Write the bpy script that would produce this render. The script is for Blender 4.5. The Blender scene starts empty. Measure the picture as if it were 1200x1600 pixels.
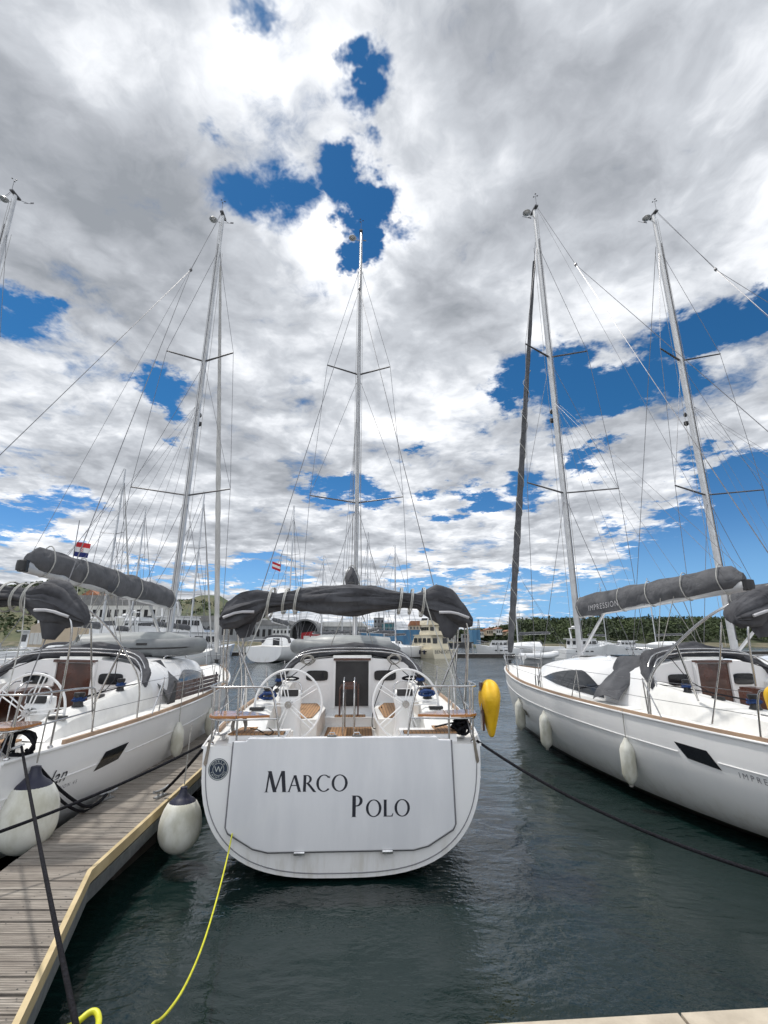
import bpy, math, random
from mathutils import Vector, noise, Matrix
R = math.radians
random.seed(7)
scene = bpy.context.scene
col = scene.collection

# ------------------------------------------------------------------ camera
cam = bpy.data.cameras.new("camera")
cam.sensor_fit = 'VERTICAL'; cam.sensor_height = 24.0
cam.lens = 735.0 / 1600.0 * 24.0
cam.clip_start = 0.05; cam.clip_end = 6000
camo = bpy.data.objects.new("camera", cam); col.objects.link(camo)
camo.location = (0, 0, 2.8)
camo.rotation_euler = (R(90 + 15.2), 0, 0)
scene.camera = camo
scene.view_settings.view_transform = 'Standard'
scene.view_settings.look = 'None'
scene.view_settings.exposure = 0.36
scene.view_settings.gamma = 1.0
scene.cycles.adaptive_threshold = .02; scene.cycles.max_bounces = 5; scene.cycles.diffuse_bounces = 3
scene.cycles.glossy_bounces = 4
scene.cycles.transparent_max_bounces = 8

SUN_EL, SUN_AZ = 64.0, -52.0      # azimuth from +Y towards +X
# ------------------------------------------------------------------ node helper
class NT:
    def __init__(s, tree):
        s.t = tree; s.n = tree.nodes; s.l = tree.links
    def new(s, typ, **kw):
        n = s.n.new(typ)
        for k, v in kw.items(): setattr(n, k, v)
        return n
    def put(s, sock, v):
        if v is None: return
        if hasattr(v, 'is_linked'): s.l.new(v, sock)
        else: sock.default_value = v
    def m(s, op, a=None, b=None, c=None, clamp=False):
        n = s.new('ShaderNodeMath', operation=op); n.use_clamp = clamp
        s.put(n.inputs[0], a); s.put(n.inputs[1], b)
        if c is not None: s.put(n.inputs[2], c)
        return n.outputs[0]
    def vm(s, op, a=None, b=None, out=0):
        n = s.new('ShaderNodeVectorMath', operation=op)
        s.put(n.inputs[0], a)
        if b is not None:
            if op == 'SCALE': s.put(n.inputs['Scale'], b)
            else: s.put(n.inputs[1], b)
        return n.outputs[out]
    def noise(s, vec, scale, detail=4, rough=.5, dist=0., color=False, dim='3D'):
        n = s.new('ShaderNodeTexNoise'); n.noise_dimensions = dim
        s.put(n.inputs['Vector'], vec)
        n.inputs['Scale'].default_value = scale; n.inputs['Detail'].default_value = detail
        n.inputs['Roughness'].default_value = rough; n.inputs['Distortion'].default_value = dist
        return n.outputs[1 if color else 0]
    def ramp(s, fac, stops, interp='LINEAR'):
        n = s.new('ShaderNodeValToRGB'); n.color_ramp.interpolation = interp
        e = n.color_ramp.elements
        while len(e) < len(stops): e.new(0.5)
        for i, (p, c) in enumerate(stops):
            e[i].position = p
            e[i].color = (c[0], c[1], c[2], 1) if isinstance(c, (tuple, list)) else (c, c, c, 1)
        s.put(n.inputs[0], fac)
        return n.outputs[0]
    def mapr(s, v, a, b, c=0., d=1., smooth=True):
        n = s.new('ShaderNodeMapRange')
        if smooth: n.interpolation_type = 'SMOOTHSTEP'
        s.put(n.inputs[0], v)
        for i, x in enumerate((a, b, c, d)): n.inputs[i + 1].default_value = x
        return n.outputs[0]
    def mix(s, f, a, b):
        n = s.new('ShaderNodeMix', data_type='RGBA')
        s.put(n.inputs[0], f)
        for i, x in ((6, a), (7, b)):
            if isinstance(x, tuple) and len(x) == 3: x = x + (1,)
            s.put(n.inputs[i], x)
        return n.outputs[2]

# ------------------------------------------------------------------ world: nishita sky + procedural clouds
def px_dir(u, v):
    """world direction of a spot in the sky, used to say where a gap in the clouds is"""
    c, s = math.cos(R(15.2)), math.sin(R(15.2))
    d = Vector((u - 600, 735 * c - (800 - v) * s, 735 * s + (800 - v) * c))
    return d.normalized()
world = bpy.data.worlds.new("World"); scene.world = world; world.use_nodes = True
w = NT(world.node_tree); w.n.clear()
geo = w.new('ShaderNodeTexCoord')
D = w.vm('NORMALIZE', geo.outputs['Generated'])
sep = w.new('ShaderNodeSeparateXYZ'); w.l.new(D, sep.inputs[0])
dz = w.m('MAXIMUM', sep.outputs[2], 0.0)
zz = w.m('ADD', dz, 0.10)
pl = w.new('ShaderNodeCombineXYZ')
w.l.new(w.m('DIVIDE', sep.outputs[0], zz), pl.inputs[0]); w.l.new(w.m('DIVIDE', sep.outputs[1], zz), pl.inputs[1])
P = pl.outputs[0]
warp = w.vm('SUBTRACT', w.noise(P, 1.1, 5, .62, color=True), (.5, .5, .5))
# gaps in the cloud: direction (where in the sky), radius, strength
GAPS = [(553,60,.032,.6),(572,120,.052,.8),(592,190,.045,.7),(535,265,.06,1.),(582,300,.065,1.),(550,372,.05,.9),(568,338,.045,.8),(480,290,.025,.6),(450,290,.07,.55),(385,300,.06,.5),(612,345,.05,.6),
        (395,5,.035,.4),(325,185,.025,.3),(15,475,.07,.75),(80,470,.035,.5),(270,640,.05,.7),(10,800,.08,.8),(120,790,.05,.5),
        (1085,500,.075,.95),(1130,490,.065,.95),(1190,468,.07,.95),(1090,530,.05,.8),(1000,520,.03,.5),
        (835,600,.07,.85),(900,600,.09,.95),(965,598,.08,.95),(1020,600,.06,.8),(890,640,.06,.7),(780,625,.05,.7),
        (910,726,.05,.85),(540,770,.06,.85),(500,765,.045,.6),(590,785,.045,.6),(690,780,.055,.85),(740,785,.055,.85),(640,715,.025,.4),
        (1150,745,.07,1.),(1190,790,.10,1.2),(1120,830,.10,1.2),(1190,900,.18,1.4),(1050,890,.11,1.3),(1000,940,.12,1.3),(900,935,.09,1.),(1100,940,.16,1.4),(960,810,.05,.6),(820,770,.05,.55),
        (800,905,.06,.7),(750,955,.06,.7),(860,965,.07,.8),(235,892,.05,.75),(400,892,.06,.85),(470,905,.05,.7),(690,905,.06,.75),(1060,790,.06,.75),(60,820,.05,.6),(640,905,.05,.6),(330,905,.05,.6)]
W1 = w.vm('SCALE', w.vm('SUBTRACT', w.noise(P, 2.4, 6, .68, color=True), (.5, .5, .5)), .26)
DS = w.vm('MULTIPLY', w.vm('ADD', D, W1), (1, 1, 1.7))
gap = None
for (u, v, r, k) in GAPS:
    c = px_dir(u, v)
    dist = w.vm('DISTANCE', DS, (c.x, c.y, c.z * 1.7), out=1)
    g = w.mapr(dist, 0., r * 1.5, k, 0.)
    gap = g if gap is None else w.m('MAXIMUM', gap, g)
PW = w.vm('ADD', P, w.vm('SCALE', warp, .40))
def density(vec): return w.noise(vec, 1.15, 8, .62)
d0 = density(PW)
d1 = density(w.vm('ADD', PW, (-.05, .12, 0)))
big = w.noise(w.vm('ADD', P, (5.3, 2.2, 0)), .75, 4, .5)
vor = w.new('ShaderNodeTexVoronoi'); vor.feature = 'SMOOTH_F1'; vor.inputs['Scale'].default_value = 3.6; vor.inputs['Detail'].default_value = 3.; vor.inputs['Roughness'].default_value = .6
vor.inputs['Smoothness'].default_value = .5
w.l.new(w.vm('ADD', PW, (1.3, .4, 0)), vor.inputs['Vector'])
puff = w.m('SUBTRACT', .55, vor.outputs['Distance'])
fine = w.noise(PW, 7.5, 6, .66)
cov = w.m('ADD', w.m('MULTIPLY', w.m('SUBTRACT', d0, .5), 1.9), .66)
cov = w.m('ADD', cov, w.m('MULTIPLY', puff, .25))
cov = w.m('SUBTRACT', cov, w.m('MULTIPLY', gap, 1.05))
cov = w.m('ADD', cov, w.m('MULTIPLY', w.m('SUBTRACT', fine, .5), .75))
mask = w.mapr(cov, -.02, .40)
thick = w.mapr(cov, .25, 1.1)
lit = w.m('MULTIPLY', w.m('SUBTRACT', d0, d1), 3.2)
val = w.m('ADD', .92, lit)
val = w.m('ADD', val, w.m('MULTIPLY', w.m('SUBTRACT', puff, .15), .62))
val = w.m('ADD', val, w.m('MULTIPLY', w.m('SUBTRACT', fine, .5), .42))
val = w.m('SUBTRACT', val, w.m('MULTIPLY', thick, .30))
val = w.m('SUBTRACT', val, w.m('MULTIPLY', w.mapr(big, .42, .66), .34))
# heavier, darker cloud masses and brighter sunlit banks
for (u, v, r, k) in [(110,330,.30,.30),(240,520,.20,.26),(690,480,.20,.32),(820,230,.26,.24),(960,330,.20,.14),(90,730,.16,.26),(380,640,.14,.22),(250,330,.16,.12),(60,120,.22,-.08),(430,90,.16,-.10),(470,340,.13,-.20),(520,420,.10,-.22),(640,330,.10,-.18),(760,430,.07,-.15),(700,650,.16,-.12),(380,200,.12,-.12),(120,600,.12,-.15)]:
    c = px_dir(u, v)
    dist = w.vm('DISTANCE', DS, (c.x, c.y, c.z * 1.7), out=1)
    val = w.m('SUBTRACT', val, w.mapr(dist, 0., r * 1.5, k, 0.))
val = w.m('ADD', w.m('MULTIPLY', val, .74), .24)
ccol = w.ramp(val, [(0.0, (.26, .28, .31)), (.22, (.36, .38, .415)), (.45, (.50, .525, .565)), (.70, (.78, .80, .835)), (.88, (1.02, 1.01, 1.0))])
sky = w.new('ShaderNodeTexSky'); sky.sky_type = 'NISHITA'; sky.sun_disc = False
sky.sun_elevation = R(SUN_EL); sky.sun_rotation = R(SUN_AZ)
sky.air_density = 1.0; sky.dust_density = .15; sky.ozone_density = 2.0
hs = w.new('ShaderNodeHueSaturation'); hs.inputs['Saturation'].default_value = 1.12
w.l.new(sky.outputs[0], hs.inputs['Color'])
tint = w.vm('MULTIPLY', hs.outputs[0], w.mix(w.mapr(dz, .0, .45), (.75, 1.02, 1.40), (.34, .84, 1.08)))
tint = w.mix(w.mapr(dz, .0, .22, .85, 0.), tint, (3.0, 6.6, 11.5))
bg1 = w.new('ShaderNodeBackground'); w.l.new(tint, bg1.inputs[0]); bg1.inputs[1].default_value = .062
bg2 = w.new('ShaderNodeBackground'); w.l.new(ccol, bg2.inputs[0]); w.l.new(w.mapr(sep.outputs[1], .05, -.6, 1.0, 1.75), bg2.inputs[1])   # unseen clouds behind the camera boosted, added fill for the transom and upright faces
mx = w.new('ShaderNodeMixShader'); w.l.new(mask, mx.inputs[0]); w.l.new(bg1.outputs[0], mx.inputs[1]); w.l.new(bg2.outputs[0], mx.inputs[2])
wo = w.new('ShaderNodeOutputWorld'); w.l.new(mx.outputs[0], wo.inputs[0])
world.cycles.sampling_method = 'MANUAL'; world.cycles.sample_map_resolution = 512

sun = bpy.data.lights.new("sun", 'SUN'); sun.energy = 2.4; sun.angle = R(3); sun.color = (1, .95, .88)
so = bpy.data.objects.new("sun", sun); col.objects.link(so)
sd = Vector((math.sin(R(SUN_AZ)) * math.cos(R(SUN_EL)), math.cos(R(SUN_AZ)) * math.cos(R(SUN_EL)), math.sin(R(SUN_EL))))
so.rotation_euler = sd.to_track_quat('Z', 'Y').to_euler()

# ------------------------------------------------------------------ materials
def mat(name, c, c2=None, scale=3., rough=.5, metal=0., bump=0., bscale=20., coat=0., detail=4, stretch=(1, 1, 1), spec=.5):
    m = bpy.data.materials.new(name); m.use_nodes = True
    t = NT(m.node_tree); b = t.n['Principled BSDF']
    b.inputs['Roughness'].default_value = rough; b.inputs['Metallic'].default_value = metal
    b.inputs['Coat Weight'].default_value = coat; b.inputs['Specular IOR Level'].default_value = spec
    tc = t.new('ShaderNodeTexCoord'); v = tc.outputs['Object']
    if stretch != (1, 1, 1): v = t.vm('MULTIPLY', v, stretch)
    if c2 is None: c2 = tuple(x * .86 for x in c)
    f = t.mapr(t.noise(v, scale, detail, .6), .35, .68)
    t.l.new(t.mix(f, tuple(c), tuple(c2)), b.inputs['Base Color'])
    t.l.new(t.m('ADD', rough - .05, t.m('MULTIPLY', f, .12)), b.inputs['Roughness'])
    if bump:
        bn = t.new('ShaderNodeBump'); bn.inputs['Strength'].default_value = bump; bn.inputs['Distance'].default_value = .02
        t.l.new(t.noise(v, bscale, 5, .6), bn.inputs['Height']); t.l.new(bn.outputs[0], b.inputs['Normal'])
    return m
M = {}
M['gel'] = mat('gelcoat', (.84, .84, .84), (.79, .80, .81), .8, .30, coat=.3)
M['gel2'] = mat('gelcoat_deck', (.82, .82, .80), (.72, .72, .70), 2.5, .42, bump=.05, bscale=60)
M['door'] = mat('gelcoat_door', (.79, .795, .815), (.70, .71, .735), 1.4, .16, coat=.6, detail=8, stretch=(1.6, 1, .35))
M['nonskid'] = mat('nonskid_deck', (.70, .70, .67), (.62, .62, .60), 3, .6, bump=.2, bscale=150)
M['steel'] = mat('stainless_steel', (.62, .62, .62), (.45, .45, .46), 9, .2, 1.)
M['alu'] = mat('anodised_aluminium', (.60, .61, .62), (.50, .51, .53), 3, .38, .55)
M['spar'] = mat('dark_spreader', (.10, .10, .11), (.16, .16, .17), 3, .4, .4)
M['wire'] = mat('rigging_wire', (.13, .13, .14), (.2, .2, .21), 9, .35, .5)
M['fab'] = mat('grey_canvas', (.052, .053, .06), (.085, .087, .096), 3.5, .85, bump=.5, bscale=14, spec=.25)
M['fabl'] = mat('faded_canvas', (.085, .088, .097), (.125, .128, .138), 3.5, .85, bump=.4, bscale=12, spec=.25)
M['black'] = mat('black_plastic', (.014, .014, .016), (.03, .03, .032), 5, .4)
M['glass'] = mat('dark_window', (.008, .010, .013), (.016, .018, .022), 1, .12)
M['teak'] = mat('teak', (.36, .20, .095), (.24, .125, .055), 6, .6, bump=.15, bscale=30, stretch=(1, .2, 1))
M['teakgrey'] = mat('weathered_teak', (.36, .25, .17), (.26, .18, .125), 5, .7, bump=.2, stretch=(1, .2, 1))
M['varn'] = mat('varnished_wood', (.45, .19, .055), (.33, .125, .035), 5, .25, coat=.6, stretch=(.4, 3, 1))
M['mahog'] = mat('mahogany', (.085, .028, .016), (.045, .016, .010), 5, .3, coat=.4)
M['webbing'] = mat('white_webbing', (.46, .46, .44), (.32, .32, .30), 9, .8)
M['blackrope'] = mat('black_rope', (.008, .008, .010), (.022, .022, .028), 60, .95, bump=.8, bscale=90, spec=.15)
M['greyrope'] = mat('grey_rope', (.42, .41, .38), (.25, .24, .22), 40, .9, bump=.6, bscale=120)
M['bluerope'] = mat('blue_rope', (.012, .055, .20), (.006, .025, .10), 40, .8, bump=.6, bscale=120)
M['yellow'] = mat('yellow_cover', (.75, .46, .012), (.62, .36, .008), 4, .6, bump=.5, bscale=9)
M['hose'] = mat('yellow_cord', (.66, .66, .03), (.52, .50, .02), 9, .45)
M['fender'] = mat('fender_vinyl', (.74, .74, .68), (.50, .49, .40), 3.5, .42, detail=9, stretch=(1, 1, .6))
M['navy'] = mat('navy_vinyl', (.012, .014, .035), (.025, .028, .05), 5, .4)
M['dinghy'] = mat('inflatable_grey', (.20, .215, .22), (.16, .17, .18), 3, .55, bump=.15, bscale=8)
M['sail'] = mat('furled_sail_white', (.55, .55, .54), (.42, .42, .42), 4, .8, stretch=(1, 1, .3))
M['ink'] = mat('dark_lettering', (.028, .03, .042), None, 3, .4)
M['lightink'] = mat('pale_lettering', (.45, .45, .47), None, 3, .6)
M['stripe'] = mat('grey_stripe', (.22, .22, .24), None, 3, .5)
M['boot'] = mat('boot_top', (.05, .042, .036), (.03, .026, .022), 4, .6)
M['badge'] = mat('badge_navy', (.02, .035, .065), None, 3, .5)
M['badgel'] = mat('badge_pale', (.55, .58, .56), None, 3, .5)
M['cream'] = mat('cream_edge', (.56, .45, .26), (.42, .33, .18), 3, .7)
M['red'] = mat('red_canvas', (.25, .012, .018), None, 3, .8)
M['flagr'] = mat('flag_red', (.50, .02, .03), None, 3, .8)
M['flagw'] = mat('flag_white', (.75, .75, .75), None, 3, .8)
M['flagb'] = mat('flag_blue', (.01, .02, .14), None, 3, .8)
M['galv'] = mat('galvanised_steel', (.42, .43, .44), (.30, .31, .32), 9, .45, .8)

for k_, nm in (('fab', 1.9), ('fabl', 1.4)):
    t = NT(M[k_].node_tree); bn = [n for n in t.n if n.type == 'BUMP'][0]
    tc = [n for n in t.n if n.type == 'TEX_COORD'][0].outputs['Object']
    wv = t.vm('ADD', tc, t.vm('SCALE', t.noise(tc, 1.7, 3, .5, color=True), .55))
    r1 = t.m('ABSOLUTE', t.m('SUBTRACT', t.noise(wv, nm, 3, .5), .5)); r2 = t.m('ABSOLUTE', t.m('SUBTRACT', t.noise(wv, nm * 3.1, 3, .5), .5))
    h = t.m('ADD', t.m('MULTIPLY', t.m('POWER', r1, .6), 1.6), t.m('MULTIPLY', t.m('POWER', r2, .6), .28)); h = t.m('ADD', h, t.m('MULTIPLY', t.noise(tc, 60, 2, .5), .04))
    t.l.new(h, bn.inputs['Height']); bn.inputs['Strength'].default_value = .8; bn.inputs['Distance'].default_value = .035
# hull: white above, dark boot-top at the waterline, a thin cove line
def hull_mat():
    m = bpy.data.materials.new('hull_gelcoat'); m.use_nodes = True
    t = NT(m.node_tree); b = t.n['Principled BSDF']
    tc = t.new('ShaderNodeTexCoord'); s = t.new('ShaderNodeSeparateXYZ'); t.l.new(tc.outputs['Object'], s.inputs[0])
    n = t.noise(t.vm('MULTIPLY', tc.outputs['Object'], (1, 1, .25)), 1.3, 5, .6)
    base = t.mix(t.mapr(n, .4, .75), (.84, .84, .84), (.78, .785, .79))
    n2 = t.noise(t.vm('MULTIPLY', tc.outputs['Object'], (3, 3, .6)), 2.2, 5, .65)
    dirt = t.m('MULTIPLY', t.mapr(s.outputs[2], .75, .12), t.mapr(n2, .42, .72))
    base = t.mix(t.m('MULTIPLY', dirt, .38), base, (.42, .38, .28))
    boot = t.mapr(t.m('ADD', s.outputs[2], t.m('MULTIPLY', n2, .015)), .155, .145, smooth=False)
    boot = t.m('MULTIPLY', boot, t.m('GREATER_THAN', s.outputs[1], .04))
    base = t.mix(boot, base, (.055, .047, .04))
    t.l.new(base, b.inputs['Base Color'])
    b.inputs['Roughness'].default_value = .28; b.inputs['Coat Weight'].default_value = .3
    return m
M['hull'] = hull_mat()

def teak_planks():
    m = bpy.data.materials.new('teak_deck'); m.use_nodes = True
    t = NT(m.node_tree); b = t.n['Principled BSDF']
    tc = t.new('ShaderNodeTexCoord'); s = t.new('ShaderNodeSeparateXYZ'); t.l.new(tc.outputs['Object'], s.inputs[0])
    fr = t.m('FRACT', t.m('DIVIDE', s.outputs[0], .055))
    seam = t.m('LESS_THAN', t.m('ABSOLUTE', t.m('SUBTRACT', fr, .5)), .07)
    n = t.noise(t.vm('MULTIPLY', tc.outputs['Object'], (9, 1.2, 3)), 3, 5, .6)
    base = t.mix(n, (.46, .27, .13), (.25, .13, .06))
    t.l.new(t.mix(seam, base, (.03, .022, .018)), b.inputs['Base Color']); b.inputs['Roughness'].default_value = .65
    return m
M['teakdeck'] = teak_planks()

# ------------------------------------------------------------------ mesh builder
SPLIT = {'float': 'float', 'table_frame': 'table_leg', 'bimini_frame': 'bimini_tube', 'canvas_strap': 'canvas_strap', 'cover_tie': 'cover_tie', 'deck_hatch': 'deck_hatch', 'canvas_flap': 'canvas_flap', 'reflective_strip': 'reflective_strip', 'corner_seat': 'corner_seat', 'line_clutch': 'line_clutch', 'handle': 'handle', 'companionway_frame': 'door_jamb', 'sprayhood_frame': 'hood_tube', 'lifelines': 'lifeline', 'canopy_window': 'canopy_window', 'sheet_line': 'sheet_line', 'lazy_jacks': 'lazy_jack', 'halyards': 'halyard', 'slat': 'slat', 'frame': 'frame'}
class MB:
    def __init__(s): s.v = []; s.f = []; s.mi = []
    def add(s, vs, fs, mi=0):
        o = len(s.v); s.v += [tuple(x) for x in vs]; s.f += [tuple(i + o for i in f) for f in fs]; s.mi += [mi] * len(fs); return s
    def box(s, c, d, rot=0, mi=0, taper=1.):
        x, y, z = (k / 2 for k in d); ca, sa = math.cos(rot), math.sin(rot)
        vs = []
        for dz, tp in ((-z, 1.), (z, taper)):
            for dx, dy in ((-x, -y), (x, -y), (x, y), (-x, y)):
                dx *= tp; dy *= tp
                vs.append((c[0] + dx * ca - dy * sa, c[1] + dx * sa + dy * ca, c[2] + dz))
        return s.add(vs, [(3, 2, 1, 0), (4, 5, 6, 7), (0, 1, 5, 4), (1, 2, 6, 5), (2, 3, 7, 6), (3, 0, 4, 7)], mi)
    def prism(s, pts, axis, a, b, mi=0):
        """outline pts (2-D) extruded along axis between a and b"""
        def P(p, t):
            return {'x': (t, p[0], p[1]), 'y': (p[0], t, p[1]), 'z': (p[0], p[1], t)}[axis]
        n = len(pts); vs = [P(p, a) for p in pts] + [P(p, b) for p in pts]
        fs = [tuple(range(n - 1, -1, -1)), tuple(range(n, 2 * n))] + [(i, (i + 1) % n, (i + 1) % n + n, i + n) for i in range(n)]
        return s.add(vs, fs, mi)
    def loft(s, rings, closed=True, caps=True, mi=0):
        n = len(rings[0]); vs = [p for r in rings for p in r]; fs = []
        for i in range(len(rings) - 1):
            for j in range(n if closed else n - 1):
                k = (j + 1) % n
                fs.append((i * n + j, i * n + k, (i + 1) * n + k, (i + 1) * n + j))
        if caps and closed:
            fs.append(tuple(range(n - 1, -1, -1))); fs.append(tuple(range((len(rings) - 1) * n, len(rings) * n)))
        return s.add(vs, fs, mi)
    def tube(s, path, r, n=8, mi=0, closed=False, r2=None, sm=0):
        pts = [Vector(p) for p in path]
        for _ in range(sm):
            q = [pts[0]]
            for a, b in zip(pts[:-1], pts[1:]): q += [a * .75 + b * .25, a * .25 + b * .75]
            q.append(pts[-1]); pts = q
        rings = []; N = len(pts); up = None
        for i, p in enumerate(pts):
            if closed: t = pts[(i + 1) % N] - pts[i - 1]
            else: t = pts[min(i + 1, N - 1)] - pts[max(i - 1, 0)]
            t.normalize()
            if up is None:
                up = Vector((0, 0, 1)) if abs(t.z) < .9 else Vector((1, 0, 0))
            a = t.cross(up)
            if a.length < 1e-4: a = t.cross(Vector((0, 1, 0)))
            a.normalize(); b = a.cross(t).normalized(); up = b
            rr = r if r2 is None else r + (r2 - r) * i / (N - 1)
            rings.append([p + a * math.cos(k * 2 * math.pi / n) * rr + b * math.sin(k * 2 * math.pi / n) * rr for k in range(n)])
        if closed: rings.append(rings[0]); return s.loft(rings, caps=False, mi=mi)
        return s.loft(rings, mi=mi)
    def lathe(s, prof, c=(0, 0, 0), n=24, mi=0, squash=(1, 1), mfn=None):
        rings = [[(c[0] + r * math.cos(k * 2 * math.pi / n) * squash[0], c[1] + r * math.sin(k * 2 * math.pi / n) * squash[1], c[2] + z) for k in range(n)] for r, z in prof]
        return s.loft(rings, mi=mi)
    def build(s, name, m, parent=None, smooth=False, loc=None, rot=None):
        if name in SPLIT:
            par = list(range(len(s.v)))
            def find(a):
                while par[a] != a: par[a] = par[par[a]]; a = par[a]
                return a
            for f in s.f:
                r0 = find(f[0])
                for q in f[1:]: par[find(q)] = r0
            grp = {}
            for k, f in enumerate(s.f): grp.setdefault(find(f[0]), []).append(k)
            if len(grp) > 1:
                last = None
                for g in grp.values():
                    b = MB(); mp = {}
                    for k in g:
                        for q in s.f[k]:
                            if q not in mp: mp[q] = len(b.v); b.v.append(s.v[q])
                        b.f.append(tuple(mp[q] for q in s.f[k])); b.mi.append(s.mi[k])
                    last = b._build(SPLIT[name], m, parent, smooth, loc, rot)
                return last
            name = SPLIT[name]
        return s._build(name, m, parent, smooth, loc, rot)
    def _build(s, name, m, parent=None, smooth=False, loc=None, rot=None):
        me = bpy.data.meshes.new(name); me.from_pydata(s.v, [], s.f); me.update()
        ms = m if isinstance(m, list) else [m]
        for x in ms: me.materials.append(x)
        if len(ms) > 1: me.polygons.foreach_set('material_index', s.mi)
        import bmesh
        bm = bmesh.new(); bm.from_mesh(me); bmesh.ops.recalc_face_normals(bm, faces=bm.faces); bm.to_mesh(me); bm.free()
        o = bpy.data.objects.new(name, me); col.objects.link(o)
        if smooth:
            me.polygons.foreach_set('use_smooth', [True] * len(me.polygons))
            me.set_sharp_from_angle(angle=R(smooth if smooth is not True else 40))
        if parent: o.parent = parent
        if loc: o.location = loc
        if rot: o.rotation_euler = rot
        return o
def tag(o, label=None, cat=None, group=None, kind=None):
    if label: o['label'] = label
    if cat: o['category'] = cat
    if group: o['group'] = group
    if kind: o['kind'] = kind
    return o
def empty(name, loc, rz=0, sc=1):
    o = bpy.data.objects.new(name, None); col.objects.link(o); o.location = loc; o.rotation_euler = (0, 0, rz)
    o.scale = (sc, sc, sc); o.empty_display_size = .3
    return o
def copy_tree(o, parent=None):
    c = o.copy(); col.objects.link(c); c.parent = parent
    for ch in [x for x in bpy.data.objects if x.parent == o]: copy_tree(ch, c)
    return c
def lerp_tab(tab, x):
    if x <= tab[0][0]: return tab[0][1]
    if x >= tab[-1][0]: return tab[-1][1]
    for i in range(len(tab) - 1):
        if tab[i][0] <= x <= tab[i + 1][0]:
            x0, y0 = tab[i]; x1, y1 = tab[i + 1]
            m0 = (tab[i + 1][1] - tab[i - 1][1]) / (tab[i + 1][0] - tab[i - 1][0]) if i > 0 else (y1 - y0) / (x1 - x0)
            m1 = (tab[i + 2][1] - tab[i][1]) / (tab[i + 2][0] - tab[i][0]) if i + 2 < len(tab) else (y1 - y0) / (x1 - x0)
            h = x1 - x0; t = (x - x0) / h
            return (2*t**3-3*t**2+1)*y0 + (t**3-2*t**2+t)*h*m0 + (-2*t**3+3*t**2)*y1 + (t**3-t**2)*h*m1
def text_verts(body, size, font=None, shear=0., spacing=1., off=0.):
    cu = bpy.data.curves.new('t', 'FONT'); cu.body = body; cu.size = size; cu.shear = shear; cu.space_character = spacing
    cu.offset = off; cu.resolution_u = 4
    ob = bpy.data.objects.new('t', cu); col.objects.link(ob)
    bpy.context.view_layer.update()
    dg = bpy.context.evaluated_depsgraph_get()
    me = bpy.data.meshes.new_from_object(ob.evaluated_get(dg))
    vs = [tuple(v.co) for v in me.vertices]; fs = [tuple(p.vertices) for p in me.polygons]
    bpy.data.objects.remove(ob); bpy.data.curves.remove(cu); bpy.data.meshes.remove(me)
    return vs, fs
def wob(p, sc, amp): return noise.noise(Vector(p) * sc) * amp

# ------------------------------------------------------------------ sailing yacht (x starboard, y forward from the transom, z up from the water)
LOA = 13.3; MS = 8.45; MTOP = 18.2
TB = [(0, 1.765), (1, 1.92), (2.5, 2.06), (4.5, 2.12), (6.5, 2.05), (8.5, 1.80), (10.2, 1.36), (11.8, .80), (12.8, .34), (13.3, .02)]
TZ = [(0, 1.50), (3, 1.53), (6, 1.58), (9, 1.67), (11.5, 1.78), (13.3, 1.88)]
TK = [(0, .04), (1.5, -.06), (4, -.30), (8, -.42), (11, -.38), (13.3, -.30)]
def Bm(s): return max(.012, lerp_tab(TB, s))
def Zr(s): return lerp_tab(TZ, s)
def Zk(s): return lerp_tab(TK, s)
def nn(s): return 2.9 if s < .3 else max(1.75, 2.9 - .12 * (s - .3))
def hx(s, z):
    t = max(0., min(1., (Zr(s) - z) / (Zr(s) - Zk(s)))); n = nn(s)
    return Bm(s) * max(0., 1 - t ** n) ** (1 / n)
def hull_ring(s, K=18):
    """rail -> keel -> rail, as (x, y, z)"""
    n = nn(s); pts = []
    for k in range(K + 1):
        a = k / K * math.pi / 2
        x = Bm(s) * math.cos(a) ** (2 / n) if k < K else 0.
        z = Zr(s) - (Zr(s) - Zk(s)) * math.sin(a) ** (2 / n)
        y = s - (.45 * (1.88 - z) / 2.0) * max(0, (s - 9) / 4.3) ** 2 - .0
        pts.append((x, y, z))
    return pts + [(-x, y, z) for x, y, z in reversed(pts[:-1])]
STN = [0, .3, .7, 1.2, 1.8, 2.5, 3.3, 4.1, 5, 6, 7, 8, 9, 9.8, 10.5, 11.1, 11.6, 12.1, 12.5, 12.8, 13.05, 13.2, 13.3]
def hull_patch(poly_sz, side, off=.006, sub=6):
    """quad (s,z) x4 laid on the hull skin"""
    (a, b, c, d) = poly_sz; vs = []; fs = []
    for i in range(sub + 1):
        for j in range(sub + 1):
            u, v = i / sub, j / sub
            s = (a[0]*(1-u)+b[0]*u)*(1-v) + (d[0]*(1-u)+c[0]*u)*v
            z = (a[1]*(1-u)+b[1]*u)*(1-v) + (d[1]*(1-u)+c[1]*u)*v
            vs.append((side * (hx(s, z) + off), s, z))
    for i in range(sub):
        for j in range(sub):
            k = i * (sub + 1) + j; fs.append((k, k + 1, k + sub + 2, k + sub + 1))
    return vs, fs
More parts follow.
